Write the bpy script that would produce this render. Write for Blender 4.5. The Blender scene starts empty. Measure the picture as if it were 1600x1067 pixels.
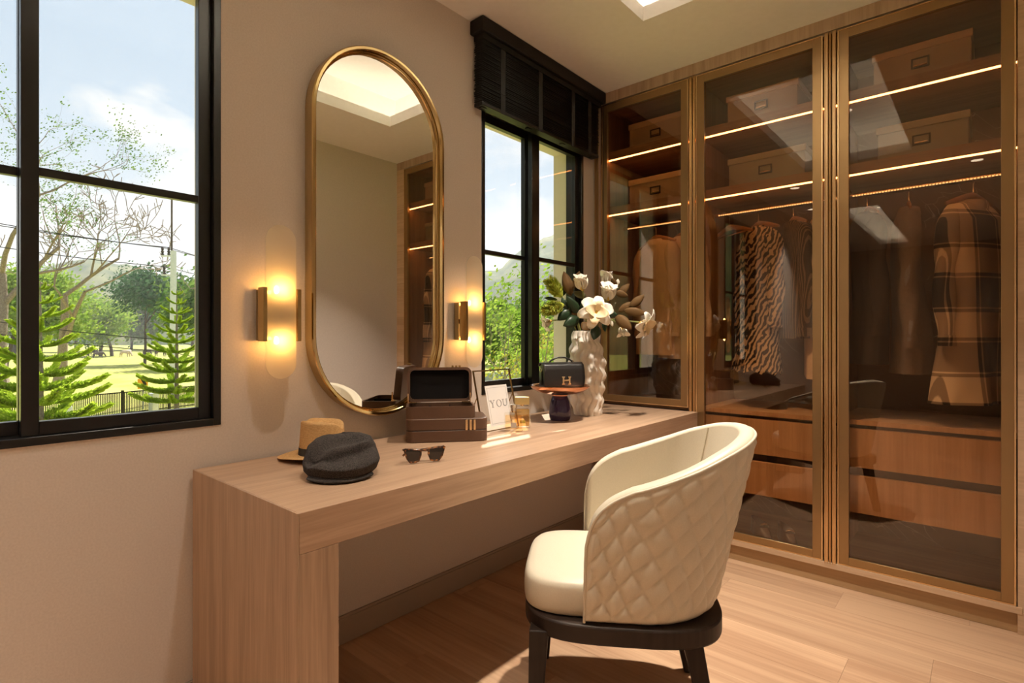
import bpy, bmesh, math, random
from mathutils import Vector, Matrix, noise
random.seed(7)
PI = math.pi
S = bpy.context.scene
COL = S.collection

# ------------------------------------------------------------------ camera, sky, sun, exposure
FPX, YAW, CAMX, CAMZ, V0 = 856.0, math.radians(41.0), 1.84, 1.15, 528.0
cam = bpy.data.cameras.new('camera'); cam_o = bpy.data.objects.new('camera', cam); COL.objects.link(cam_o)
cam.sensor_width = 36.0; cam.lens = 36.0*FPX/1600.0
cam.shift_y = -(533.5-V0)/1600.0
cam.clip_start = 0.02; cam.clip_end = 3000
cam_o.location = (CAMX, 0, CAMZ); cam_o.rotation_euler = (PI/2, 0, YAW)
S.camera = cam_o
S.view_settings.view_transform = 'Standard'; S.view_settings.look = 'None'
S.view_settings.gamma = 1.0; S.view_settings.use_curve_mapping = False
S.view_settings.exposure = 0.27
cy = S.cycles
cy.max_bounces = 10; cy.diffuse_bounces = 5; cy.glossy_bounces = 6; cy.transmission_bounces = 8
cy.transparent_max_bounces = 24; cy.volume_bounces = 0; cy.sample_clamp_indirect = 4.0
cy.caustics_reflective = False; cy.caustics_refractive = False
cy.use_denoising = True

def nodes_of(idb):
    idb.use_nodes = True
    nt = idb.node_tree; nt.nodes.clear()
    return nt, nt.nodes, nt.links

world = bpy.data.worlds.new('sky'); S.world = world
nt, N, L = nodes_of(world)
tc = N.new('ShaderNodeTexCoord'); sep = N.new('ShaderNodeSeparateXYZ'); L.new(tc.outputs['Generated'], sep.inputs[0])
grad = N.new('ShaderNodeValToRGB'); L.new(sep.outputs['Z'], grad.inputs[0])
e = grad.color_ramp.elements
e[0].position = 0.0; e[0].color = (.80, .85, .89, 1); e[1].position = .75; e[1].color = (.42, .58, .78, 1)
m = e.new(.30); m.color = (.56, .70, .85, 1)
mp = N.new('ShaderNodeMapping'); L.new(tc.outputs['Generated'], mp.inputs[0]); mp.inputs['Scale'].default_value = (1, 1, 1.9)
mp.inputs['Location'].default_value = (.10, .05, .0)
nz = N.new('ShaderNodeTexNoise'); L.new(mp.outputs[0], nz.inputs['Vector'])
nz.inputs['Scale'].default_value = 3.1; nz.inputs['Detail'].default_value = 8; nz.inputs['Roughness'].default_value = .52
cr = N.new('ShaderNodeValToRGB'); L.new(nz.outputs['Fac'], cr.inputs[0])
cr.color_ramp.elements[0].position = .49; cr.color_ramp.elements[0].color = (0, 0, 0, 1)
cr.color_ramp.elements[1].position = .58; cr.color_ramp.elements[1].color = (1, 1, 1, 1)
nz2 = N.new('ShaderNodeTexNoise'); L.new(mp.outputs[0], nz2.inputs['Vector']); nz2.inputs['Scale'].default_value = 6; nz2.inputs['Detail'].default_value = 5
cr2 = N.new('ShaderNodeValToRGB'); L.new(nz2.outputs['Fac'], cr2.inputs[0])
cr2.color_ramp.elements[0].color = (.82, .85, .89, 1); cr2.color_ramp.elements[0].position = .35
cr2.color_ramp.elements[1].color = (1.0, .99, .97, 1); cr2.color_ramp.elements[1].position = .6
mx = N.new('ShaderNodeMixRGB'); L.new(cr.outputs[0], mx.inputs[0]); L.new(grad.outputs[0], mx.inputs[1]); L.new(cr2.outputs[0], mx.inputs[2])
bg = N.new('ShaderNodeBackground'); L.new(mx.outputs[0], bg.inputs[0]); bg.inputs[1].default_value = 0.84
wo = N.new('ShaderNodeOutputWorld'); L.new(bg.outputs[0], wo.inputs[0])

sun = bpy.data.lights.new('sun', 'SUN'); sun.energy = 10.0; sun.angle = math.radians(.55); sun.color = (1, .93, .82)
sun_o = bpy.data.objects.new('sun', sun); COL.objects.link(sun_o)
sun_o.location = (-20, 20, 40)
sun_o.rotation_euler = Vector((.545, -.59, -1)).to_track_quat('-Z', 'Y').to_euler()

# ------------------------------------------------------------------ helpers
SN, CS = math.sin(YAW), math.cos(YAW)
def P(u, v, d):
    """point at picture position (u, v) and depth d, for laying things out at measured distances"""
    l = (u-800)/FPX*d
    return Vector((CAMX-SN*d+CS*l, CS*d+SN*l, CAMZ+(V0-v)/FPX*d))

class MB:
    def __init__(s): s.v = []; s.f = []; s.m = []
    def add(s, vs, fs, mi=0):
        o = len(s.v); s.v += [tuple(p) for p in vs]
        for f in fs: s.f.append(tuple(i+o for i in f)); s.m.append(mi)
        return s
    def box(s, x0, x1, y0, y1, z0, z1, mi=0):
        vs = [(x, y, z) for z in (z0, z1) for y in (y0, y1) for x in (x0, x1)]
        return s.add(vs, [(0,2,3,1),(4,5,7,6),(0,1,5,4),(2,6,7,3),(0,4,6,2),(1,3,7,5)], mi)
    def obox(s, c, sz, M=None, mi=0):
        a, b, d = sz[0]/2, sz[1]/2, sz[2]/2; c = Vector(c); M = M or Matrix.Identity(3)
        vs = [c+M@Vector((x, y, z)) for z in (-d, d) for y in (-b, b) for x in (-a, a)]
        return s.add(vs, [(0,2,3,1),(4,5,7,6),(0,1,5,4),(2,6,7,3),(0,4,6,2),(1,3,7,5)], mi)
    def grid(s, fn, nu, nv, cu=False, cv=False, mi=0, flip=False):
        vs = [fn(i/(nu if cu else nu-1), j/(nv if cv else nv-1)) for j in range(nv) for i in range(nu)]
        fs = []
        for j in range(nv if cv else nv-1):
            for i in range(nu if cu else nu-1):
                a, b = j*nu+i, j*nu+(i+1) % nu; j2 = (j+1) % nv
                q = (a, b, j2*nu+(i+1) % nu, j2*nu+i)
                fs.append(q[::-1] if flip else q)
        return s.add(vs, fs, mi)
    def lathe(s, prof, n=32, c=(0, 0, 0), caps=True, mi=0):
        k = len(prof)
        vs = [(c[0]+r*math.cos(2*PI*i/n), c[1]+r*math.sin(2*PI*i/n), c[2]+z) for r, z in prof for i in range(n)]
        fs = [(j*n+i, j*n+(i+1) % n, (j+1)*n+(i+1) % n, (j+1)*n+i) for j in range(k-1) for i in range(n)]
        if caps: fs += [tuple(range(n))[::-1], tuple((k-1)*n+i for i in range(n))]
        return s.add(vs, fs, mi)
    def tube(s, pts, r, n=8, closed=False, caps=True, mi=0, sx=1.0):
        pts = [Vector(p) for p in pts]; k = len(pts)
        rs = r if isinstance(r, (list, tuple)) else [r]*k
        vs = []; up = None
        for i, p in enumerate(pts):
            a = pts[(i-1) % k] if (closed or i) else p; b = pts[(i+1) % k] if (closed or i < k-1) else p
            t = (b-a).normalized() if (b-a).length > 1e-9 else Vector((0, 0, 1))
            if up is None: up = Vector((0, 0, 1)) if abs(t.z) < .9 else Vector((1, 0, 0))
            w = t.cross(up)
            if w.length < 1e-6: w = t.cross(Vector((1, .3, 0)))
            w.normalize(); up = w.cross(t).normalized()
            for q in range(n):
                an = 2*PI*q/n
                vs.append(p+w*(math.cos(an)*rs[i]*sx)+up*(math.sin(an)*rs[i]))
        fs = [(j*n+i, j*n+(i+1) % n, ((j+1) % k)*n+(i+1) % n, ((j+1) % k)*n+i) for j in range(k if closed else k-1) for i in range(n)]
        if caps and not closed: fs += [tuple(range(n))[::-1], tuple((k-1)*n+i for i in range(n))]
        return s.add(vs, fs, mi)
    def prism(s, poly, vec, mi=0):
        n = len(poly); vec = Vector(vec); poly = [Vector(p) for p in poly]
        vs = poly+[p+vec for p in poly]
        fs = [tuple(range(n))[::-1], tuple(range(n, 2*n))]+[(i, (i+1) % n, n+(i+1) % n, n+i) for i in range(n)]
        return s.add(vs, fs, mi)
    def ball(s, c, r, n=12, k=8, mi=0):
        rx, ry, rz = r if isinstance(r, (tuple, list)) else (r, r, r)
        vs = [(c[0], c[1], c[2]-rz)]
        for j in range(1, k):
            a = -PI/2+PI*j/k
            vs += [(c[0]+rx*math.cos(a)*math.cos(2*PI*i/n), c[1]+ry*math.cos(a)*math.sin(2*PI*i/n), c[2]+rz*math.sin(a)) for i in range(n)]
        vs.append((c[0], c[1], c[2]+rz)); t = len(vs)-1
        fs = [(0, 1+(i+1) % n, 1+i) for i in range(n)]
        for j in range(k-2): fs += [(1+j*n+i, 1+j*n+(i+1) % n, 1+(j+1)*n+(i+1) % n, 1+(j+1)*n+i) for i in range(n)]
        fs += [(1+(k-2)*n+i, 1+(k-2)*n+(i+1) % n, t) for i in range(n)]
        return s.add(vs, fs, mi)
    def mesh(s, name, mats, smooth):
        me = bpy.data.meshes.new(name); me.from_pydata(s.v, [], s.f)
        for mm in (mats if isinstance(mats, (list, tuple)) else [mats]): me.materials.append(mm)
        if any(s.m): me.polygons.foreach_set('material_index', s.m)
        bm = bmesh.new(); bm.from_mesh(me); bmesh.ops.recalc_face_normals(bm, faces=bm.faces); bm.to_mesh(me); bm.free()
        if smooth:
            me.polygons.foreach_set('use_smooth', [True]*len(me.polygons))
            me.set_sharp_from_angle(angle=math.radians(smooth if smooth > 1 else 40))
        me.update(); return me
    def build(s, name, mats, parent=None, smooth=0, bevel=0, w=False, seg=2):
        if w and parent:
            o = Vector((0, 0, 0)); q = parent
            while q: o += q.location; q = q.parent
            s.v = [(a-o.x, b-o.y, c-o.z) for a, b, c in s.v]
        ob = bpy.data.objects.new(name, s.mesh(name, mats, smooth)); COL.objects.link(ob)
        if parent: ob.parent = parent
        if bevel:
            md = ob.modifiers.new('bevel', 'BEVEL'); md.width = bevel; md.segments = seg; md.limit_method = 'ANGLE'; md.harden_normals = False
            ob.data.polygons.foreach_set('use_smooth', [True]*len(ob.data.polygons)); ob.data.set_sharp_from_angle(angle=math.radians(35))
        return ob

def tag(o, label, cat=None, group=None, kind=None):
    if label: o['label'] = label
    if cat: o['category'] = cat
    if group: o['group'] = group
    if kind: o['kind'] = kind
    return o
def thing(name, label, cat, loc=(0, 0, 0), rotz=0, group=None):
    o = bpy.data.objects.new(name, None); COL.objects.link(o); o.empty_display_size = .05
    o.location = loc; o.rotation_euler = (0, 0, rotz); return tag(o, label, cat, group)
def struct(o): o['kind'] = 'structure'; return o
def copy_tree(o, parent=None):
    c = o.copy(); COL.objects.link(c); c.parent = parent
    for ch in o.children: copy_tree(ch, c)
    return c

# ------------------------------------------------------------------ materials
def bsdf(name, col=(.5, .5, .5), rough=.5, metal=0., spec=.5, **kw):
    mt = bpy.data.materials.new(name); nt, N, L = nodes_of(mt)
    b = N.new('ShaderNodeBsdfPrincipled'); o = N.new('ShaderNodeOutputMaterial'); L.new(b.outputs[0], o.inputs[0])
    b.inputs['Base Color'].default_value = (*col, 1); b.inputs['Roughness'].default_value = rough
    b.inputs['Metallic'].default_value = metal; b.inputs['Specular IOR Level'].default_value = spec
    for k, v in kw.items(): b.inputs[k].default_value = v
    return mt, nt, N, L, b
def ramp(N, stops):
    r = N.new('ShaderNodeValToRGB'); el = r.color_ramp.elements
    while len(el) < len(stops): el.new(.5)
    for i, (p, c) in enumerate(stops): el[i].position = p; el[i].color = (*c, 1)
    return r
def tex_coords(N, L, scale=(1, 1, 1), rot=(0, 0, 0), src='Object'):
    t = N.new('ShaderNodeTexCoord'); m = N.new('ShaderNodeMapping'); L.new(t.outputs[src], m.inputs[0])
    m.inputs['Scale'].default_value = scale; m.inputs['Rotation'].default_value = rot; return m
def bump(N, L, b, fac, strength, dist=.01):
    bp = N.new('ShaderNodeBump'); bp.inputs['Strength'].default_value = strength; bp.inputs['Distance'].default_value = dist
    L.new(fac, bp.inputs['Height']); L.new(bp.outputs[0], b.inputs['Normal'])
def speckle(name, c1, c2, rough=.6, scale=40, detail=4, bs=.1, bd=.002, metal=0, lo=.35, hi=.65, sc=(1, 1, 1), spec=.5, **kw):
    mt, nt, N, L, b = bsdf(name, c1, rough, metal, spec, **kw)
    m = tex_coords(N, L, sc); z = N.new('ShaderNodeTexNoise'); L.new(m.outputs[0], z.inputs['Vector'])
    z.inputs['Scale'].default_value = scale; z.inputs['Detail'].default_value = detail
    r = ramp(N, [(lo, c1), (hi, c2)]); L.new(z.outputs['Fac'], r.inputs[0]); L.new(r.outputs[0], b.inputs['Base Color'])
    if bs: bump(N, L, b, z.outputs['Fac'], bs, bd)
    return mt
def wood(name, c1, c2, grain='X', rough=.42, fine=1.0, contrast=.5, spec=.4, per_obj=0.):
    """long streaks of grain running along one axis"""
    mt, nt, N, L, b = bsdf(name, c1, rough, 0, spec)
    sc = {'X': (.35, 9, 9), 'Y': (9, .35, 9), 'Z': (9, 9, .35)}[grain]
    m = tex_coords(N, L, tuple(a*fine for a in sc))
    vec = m.outputs[0]
    oi = N.new('ShaderNodeObjectInfo')
    if per_obj:
        ad = N.new('ShaderNodeVectorMath'); ad.operation = 'ADD'; L.new(vec, ad.inputs[0])
        ml = N.new('ShaderNodeMath'); ml.operation = 'MULTIPLY'; ml.inputs[1].default_value = 37.; L.new(oi.outputs['Random'], ml.inputs[0])
        L.new(ml.outputs[0], ad.inputs[1]); vec = ad.outputs[0]
    z1 = N.new('ShaderNodeTexNoise'); L.new(vec, z1.inputs['Vector']); z1.inputs['Scale'].default_value = 1.4; z1.inputs['Detail'].default_value = 6; z1.inputs['Distortion'].default_value = .6
    z2 = N.new('ShaderNodeTexNoise'); L.new(vec, z2.inputs['Vector']); z2.inputs['Scale'].default_value = 9; z2.inputs['Detail'].default_value = 3
    mixf = N.new('ShaderNodeMath'); mixf.operation = 'MULTIPLY_ADD'; L.new(z2.outputs['Fac'], mixf.inputs[0]); mixf.inputs[1].default_value = .55
    L.new(z1.outputs['Fac'], mixf.inputs[2])
    r = ramp(N, [(.775-contrast*.26, c2), (.775+contrast*.18, c1)]); L.new(mixf.outputs[0], r.inputs[0])
    out = r.outputs[0]
    if per_obj:
        hs = N.new('ShaderNodeHueSaturation'); L.new(out, hs.inputs['Color'])
        mr = N.new('ShaderNodeMapRange'); L.new(oi.outputs['Random'], mr.inputs[0]); mr.inputs[3].default_value = 1-per_obj; mr.inputs[4].default_value = 1+per_obj
        L.new(mr.outputs[0], hs.inputs['Value']); out = hs.outputs[0]
    L.new(out, b.inputs['Base Color']); bump(N, L, b, z2.outputs['Fac'], .08, .001)
    return mt
def emis(name, col, st):
    mt = bpy.data.materials.new(name); nt, N, L = nodes_of(mt)
    e = N.new('ShaderNodeEmission'); o = N.new('ShaderNodeOutputMaterial'); L.new(e.outputs[0], o.inputs[0])
    e.inputs[0].default_value = (*col, 1); e.inputs[1].default_value = st; return mt
def thin_glass(name, tint, ior=1.5, rough=0.0):
    mt = bpy.data.materials.new(name); nt, N, L = nodes_of(mt)
    t = N.new('ShaderNodeBsdfTransparent'); t.inputs[0].default_value = (*tint, 1)
    g = N.new('ShaderNodeBsdfGlossy'); g.inputs['Roughness'].default_value = rough; g.inputs[0].default_value = (1, 1, 1, 1)
    lw = N.new('ShaderNodeLayerWeight'); lw.inputs[0].default_value = .5
    pw = N.new('ShaderNodeMath'); pw.operation = 'POWER'; pw.inputs[1].default_value = 5; L.new(lw.outputs['Facing'], pw.inputs[0])
    f0 = ((ior-1)/(ior+1))**2
    fr = N.new('ShaderNodeMath'); fr.operation = 'MULTIPLY_ADD'; fr.inputs[1].default_value = 1-f0; fr.inputs[2].default_value = f0; L.new(pw.outputs[0], fr.inputs[0])
    mx = N.new('ShaderNodeMixShader'); o = N.new('ShaderNodeOutputMaterial')
    L.new(fr.outputs[0], mx.inputs[0]); L.new(t.outputs[0], mx.inputs[1]); L.new(g.outputs[0], mx.inputs[2]); L.new(mx.outputs[0], o.inputs[0])
    return mt
M = {}
M['wall'] = speckle('wallpaper', (.61, .54, .48), (.655, .585, .522), .85, 180, 3, .25, .001, spec=.2)
M['ceil'] = speckle('ceiling_paint', (.85, .825, .79), (.87, .845, .81), .9, 30, 2, .03, .001, spec=.1)
M['oak'] = wood('desk_oak', (.48, .315, .205), (.37, .23, .145), 'Y', .36, 2.2, .8)
M['oakz'] = wood('desk_oak_upright', (.43, .28, .18), (.30, .19, .12), 'Z', .42, 2.2, .8)
M['plank'] = wood('floor_plank', (.56, .36, .225), (.41, .245, .148), 'X', .34, .9, .8, .45, .08)
M['carc'] = wood('walnut_inside', (.36, .205, .115), (.25, .135, .073), 'X', .5, 1., .7)
M['carcz'] = wood('walnut_inside_upright', (.38, .215, .12), (.27, .145, .08), 'Z', .5, 1., .7)
M['drawer'] = wood('drawer_oak', (.60, .38, .21), (.46, .275, .145), 'Z', .45, 1.3, .8)
M['corn'] = wood('cornice_oak', (.52, .38, .27), (.40, .285, .195), 'Z', .45, 2., .8)
M['plinth'] = wood('plinth_oak', (.47, .31, .165), (.36, .23, .115), 'X', .35, 1., .7)
M['bronze'] = bsdf('bronze_frame', (.36, .235, .115), .34, .85)[0]
M['gold'] = bsdf('champagne_gold', (.80, .58, .33), .24, 1.)[0]
M['brass'] = bsdf('brushed_brass', (.58, .43, .21), .13, 1.)[0]
M['brassd'] = bsdf('dark_brass', (.40, .28, .12), .3, 1.)[0]
M['mirror'] = bsdf('mirror_glass', (.92, .915, .885), .0, 1.)[0]
M['black'] = bsdf('black_aluminium', (.006, .0055, .0055), .30, .0, .35)[0]
M['blind'] = bsdf('black_slat', (.006, .0055, .005), .5, 0, .3)[0]
M['tape'] = speckle('black_tape', (.010, .010, .010), (.017, .016, .015), .9, 300)
M['glass'] = thin_glass('window_glass', (.985, .99, .985), 1.35)
M['dglass'] = thin_glass('bronze_tinted_glass', (.88, .78, .67), 1.68)
M['clear'] = thin_glass('clear_glass', (.97, .975, .97), 1.4)
M['led'] = emis('warm_led', (1., .46, .15), 11.5)
M['ledrail'] = emis('rail_led', (1., .58, .25), 2.2)
M['cove'] = emis('cove_led', (1., .89, .70), 350.0)
M['bulb'] = emis('sconce_bulb', (1., .47, .11), 118.)
M['down'] = emis('downlight_lens', (1., .84, .62), 6.)
M['white'] = bsdf('white_plastic', (.75, .73, .70), .45)[0]
M['leath'] = speckle('cream_leather', (.63, .56, .435), (.67, .60, .47), .34, 350, 3, .06, .0006, spec=.5)
M['darkw'] = wood('dark_chair_wood', (.030, .019, .014), (.018, .011, .008), 'Z', .45, 1., .6, .25)
M['skirt'] = bsdf('baseboard_paint', (.36, .285, .22), .5)[0]
# ------------------------------------------------------------------ the room shell
XR, YB, YF, ZC = 2.02, -5.2, 3.50, 2.64
W1 = (-.206, .706); W2 = (1.893, 2.768); WZ = (.875, 2.29)
b = MB()
ys = [YB-.2, W1[0], W1[1], W2[0], W2[1], YF+.2]
for i in range(5):
    if i in (1, 3):
        b.box(-.22, 0, ys[i], ys[i+1], -.2, WZ[0]); b.box(-.22, 0, ys[i], ys[i+1], WZ[1], 3.0)
    else: b.box(-.22, 0, ys[i], ys[i+1], -.2, 3.0)
struct(b.build('wall_left', M['wall']))
struct(MB().box(-.22, XR+.2, YF, YF+.2, -.2, 3.0).build('wall_back', M['wall']))
struct(MB().box(XR, XR+.2, YB-.2, YF+.2, -.2, 3.0).build('wall_right', M['wall']))
struct(MB().box(-.22, XR+.2, YB-.2, YB, -.2, 3.0).build('wall_front', M['wall']))
# roof overhang outside above the windows
M['ext'] = bsdf('exterior_render', (.72, .66, .56), .8)[0]
struct(MB().box(-.62, .05, YB-.5, YF+.6, 2.72, 2.98).build('trim_1', M['ext']))
# floor: sub-floor and planks
fl = struct(MB().box(-.02, XR, YB, YF, -.2, -.0075).build('floor', bsdf('underlay', (.12, .08, .05), .9)[0]))
PW, PLN = .192, 1.22
pl_full = MB().box(0, PLN-.0007, 0, PW-.0007, -.0075, 0).mesh('plank', M['plank'], 0)
row = 0; y = 2.083-PW*2; first = y - PW*math.ceil((y+3.2)/PW)
y = first
while y < 3.05:
    x = {0: 1.277, 2: 1.462}.get(round((y-(2.083-PW*2))/PW), None)
    x = (x if x is not None else (row*.437) % PLN)
    x -= PLN*math.ceil(x/PLN)
    while x < XR:
        x0, x1 = max(x, 0.0), min(x+PLN, XR)
        if x1-x0 > .02:
            if abs(x1-x0-PLN) < 1e-6: o = bpy.data.objects.new('plank', pl_full); COL.objects.link(o)
            else: o = MB().box(0, x1-x0-.0007, 0, PW-.0007, -.0075, 0).build('plank', M['plank'])
            o.parent = fl; o.location = (x0, y, 0)
        x += PLN
    y += PW; row += 1
far = MB().box(0, XR, YB, first-.0012, -.0075, 0).build('plank_field', M['plank'], fl); far['kind'] = 'stuff'
# ceiling with two lit trays
TR = [(.595, 1.405, .43, 2.37), (.53, .93, -4.62, -1.48)]
b = MB()
for y0, y1 in ((YB, -4.62), (-1.48, .43), (2.37, YF)): b.box(-.05, XR+.05, y0, y1, ZC, ZC+.02)
for x0, x1, y0, y1 in TR: b.box(-.05, x0, y0, y1, ZC, ZC+.02); b.box(x1, XR+.05, y0, y1, ZC, ZC+.02)
ce = struct(b.build('ceiling', M['ceil']))
for (x0, x1, y0, y1) in TR:
    g = .16; b = MB()
    b.box(x0-g-.03, x1+g+.03, y0-g-.03, y1+g+.03, 2.93, 2.95)
    for q in ((x0-g-.03, x0-g, y0-g, y1+g), (x1+g, x1+g+.03, y0-g, y1+g), (x0-g, x1+g, y0-g-.03, y0-g), (x0-g, x1+g, y1+g, y1+g+.03)): b.box(*q, ZC+.02, 2.94)
    tr = b.build('tray_recess', M['ceil'], ce)
    b = MB()
    for q in ((x0, x0+.02, y0, y1), (x1-.02, x1, y0, y1), (x0+.02, x1-.02, y0, y0+.02), (x0+.02, x1-.02, y1-.02, y1)): b.box(*q, ZC, ZC+.07)
    b.build('tray_lip', M['ceil'], ce)
    b = MB(); k = .075
    for q in ((x0-k-.01, x0-k, y0-k, y1+k), (x1+k, x1+k+.01, y0-k, y1+k), (x0-k, x1+k, y0-k-.01, y0-k), (x0-k, x1+k, y1+k, y1+k+.01)): b.box(*q, ZC+.021, ZC+.031)
    b.build('led_strip', M['cove'], ce)
struct(MB().box(-.1, XR+.1, YB-.1, YF+.1, 2.955, 2.99).build('trim_2', M['ext']))
# baseboards
b = MB(); b.box(0, .012, YB, 2.87, 0, .095); b.box(0, .009, YB, 2.87, .095, .105)
struct(b.build('baseboard_left', M['skirt'], bevel=.002))
b = MB(); b.box(XR-.012, XR, YB, 2.87, 0, .095); b.box(XR-.009, XR, YB, 2.87, .095, .105)
struct(b.build('baseboard_right', M['skirt'], bevel=.002))

def downlight(x, y, z, label, power):
    t = thing('downlight', label, 'downlight', (x, y, z), 0, 'recessed ceiling downlights')
    MB().lathe([(.052, 0), (.052, -.004), (.044, -.004), (.041, -.001)], 32, caps=False).build('trim_ring', M['white'], t, 40)
    MB().lathe([(.041, -.0025), (.0405, -.001)], 24).build('lens', M['down'], t)
    l = bpy.data.lights.new('downlight_beam', 'AREA'); l.shape = 'DISK'; l.size = .075; l.energy = power; l.color = (1, .90, .77); l.spread = math.radians(72)
    lo = bpy.data.objects.new('downlight_beam', l); COL.objects.link(lo); lo.parent = t; lo.location = (0, 0, -.006)
DL = 13.
downlight(1.0, 2.03, 2.93, 'round downlight set in the glowing ceiling tray above the chair', DL*1.35)
downlight(1.0, .86, 2.93, 'added downlight in the ceiling tray nearest the camera, brightening the desk', DL*.32)  # added unseen lamp that lifts the brightness of the desk top
downlight(.39, -.14, ZC, 'round ceiling downlight near the large black window', DL*.25)
downlight(1.77, -.20, ZC, 'round ceiling downlight beside the wall facing the mirror', DL*.4)
downlight(.30, -1.25, ZC, 'round ceiling downlight reflected on the bronze divider of the wardrobe', DL)
downlight(.73, -3.1, 2.93, 'round downlight in the far ceiling tray seen only as a reflection', DL)

# ------------------------------------------------------------------ windows
def window(name, y0, y1, back_stile, front_stile, label):
    z0, z1 = WZ; fw = .022
    b = MB()
    b.box(-.11, .004, y0, y0+fw, z0, z1); b.box(-.11, .004, y1-fw, y1, z0, z1)
    b.box(-.11, .004, y0+fw, y1-fw, z0, z0+fw); b.box(-.11, .004, y0+fw, y1-fw, z1-fw, z1)
    w = struct(b.build(name, M['black'], bevel=.0015))
    tag(w, label)
    a0, a1, c0, c1 = y0+fw, y1-fw, z0+fw, z1-fw
    for k, (p0, p1, xs, sl, sr) in enumerate(((a0, back_stile[1], -.075, .036, back_stile[1]-back_stile[0]), (front_stile[0], a1, -.032, front_stile[1]-front_stile[0], .036))):
        b = MB(); h = .036
        b.box(xs-.014, xs+.014, p0, p0+sl, c0, c1); b.box(xs-.014, xs+.014, p1-sr, p1, c0, c1)
        b.box(xs-.014, xs+.014, p0+sl, p1-sr, c0, c0+h); b.box(xs-.014, xs+.014, p0+sl, p1-sr, c1-h, c1)
        s_ = b.build('sash_frame', M['black'], w, bevel=.0015)
        MB().box(xs-.011, xs+.011, p0+sl, p1-sr, 1.572, 1.594).build('glazing_bar', M['black'], s_, bevel=.001)
        MB().box(xs-.002, xs+.002, p0+sl-.003, p1-sr+.003, c0+h-.003, 1.573).build('pane', M['glass'], s_)
        MB().box(xs-.002, xs+.002, p0+sl-.003, p1-sr+.003, 1.593, c1-h+.003).build('pane', M['glass'], s_)
    MB().box(-.06, -.045, (y0+y1)/2-.012, (y0+y1)/2+.012, 1.24, 1.30).build('latch', M['black'], w, bevel=.002)
    return w
window('window_1', W1[0], W1[1], (.232, .268), (.232, .268), 'large black framed window left of the mirror')
window('window_2', W2[0], W2[1], (2.293, 2.345), (2.302, 2.366), 'black framed window behind the vase and handbag')

# raised black venetian blind
t = thing('venetian_blind', 'raised black slatted blind under a black pelmet above the flowers', 'blind', (0.001, 2.35, 2.235))
MB().box(.001, .088, 1.812, 2.888, 2.572, 2.638).build('pelmet', M['blind'], t, bevel=.006, w=True)
MB().box(.012, .07, 1.83, 2.86, 2.545, 2.572).build('head_rail', M['blind'], t, w=True)
slat = None
for k in range(33):
    z = 2.258+k*.0087; a = random.uniform(-.004, .004)
    if slat is None:
        m_ = MB().grid(lambda u, v: (.014+.05*u, (v-.5)*1.01, .0032*math.sin(PI*u)), 6, 2); m_.v = [(x, y, zz) for x, y, zz in m_.v]
        slat = m_.mesh('slat', M['blind'], 60)
    o = bpy.data.objects.new('slat', slat); COL.objects.link(o); o.parent = t
    md = o.modifiers.new('thick', 'SOLIDIFY'); md.thickness = .0028; md.offset = 0
    o.location = (random.uniform(-.003, .003), 2.335-2.35+a, z-2.235)
MB().box(.012, .066, 1.83, 2.84, 2.236, 2.253).build('bottom_rail', M['blind'], t, bevel=.003, w=True)
for y in (1.975, 2.27, 2.57, 2.74):
    b = MB(); b.box(.0655, .0672, y-.016, y+.016, 2.233, 2.575); b.box(.009, .0107, y-.016, y+.016, 2.233, 2.575)
    b.build('ladder_tape', M['tape'], t, w=True)
for y in (1.86, 2.2, 2.5, 2.8): MB().obox((.04, y, 2.2345), (.02, .03, .004)).build('rail_clip', M['blind'], t, w=True)
b = MB(); b.tube([(.078, 2.868, 2.56), (.079, 2.868, 1.9), (.078, 2.868, 1.2)], .0022, 6); b.build('pull_cord', M['tape'], t, w=True)

# wall socket under the desk
t = thing('wall_socket', 'pale wall socket on the wall under the desk', 'socket', (0, 2.30, .30))
y, z = 2.43, .435
MB().box(0.0005, .008, y-.035, y+.055, z-.035, z+.035).build('plate', M['white'], t, bevel=.002, w=True)
b = MB()
for yy in (y-.012, y+.03):
    b = MB()
    for dz in (-.008, .008): b.box(.0081, .0092, yy-.006, yy-.003, z+dz-.004, z+dz+.004); b.box(.0081, .0092, yy+.003, yy+.006, z+dz-.004, z+dz+.004)
    b.build('outlet_slots', M['black'], t, w=True)

# ------------------------------------------------------------------ mirror
def stadium(hw, hh, n=28):
    pts = []
    for i in range(n+1): a = PI*i/n; pts.append((hw*math.cos(a), hh-hw+hw*math.sin(a)))
    for i in range(n+1): a = PI+PI*i/n; pts.append((hw*math.cos(a), -(hh-hw)+hw*math.sin(a)))
    return pts
MY, MZ, MW, MH = 1.300, 1.562, .310, .716
t = thing('wall_mirror', 'tall pill shaped wall mirror in a polished brass frame', 'mirror', (0, MY, MZ-MH))
prof = [(0, .002), (0, .048), (.004, .052), (.013, .052), (.0165, .049), (.0165, .030), (.020, .028), (.0235, .030), (.0235, .0245), (.026, .020)]
base = [stadium(MW-i_, MH-i_) for i_, _ in prof]
b = MB(); n = len(base[0]); k = len(prof)
vs = [(prof[j][1], MY+p[0], MZ+p[1]) for j in range(k) for p in base[j]]
b.add(vs, [(j*n+i, j*n+(i+1) % n, (j+1)*n+(i+1) % n, (j+1)*n+i) for j in range(k-1) for i in range(n)])
b.build('frame', M['brass'], t, 35, w=True)
b = MB(); b.prism([(.018, MY+p[0], MZ+p[1]) for p in stadium(MW-.024, MH-.024)], (.003, 0, 0)); b.build('mirror_glass', M['mirror'], t, w=True)

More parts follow.
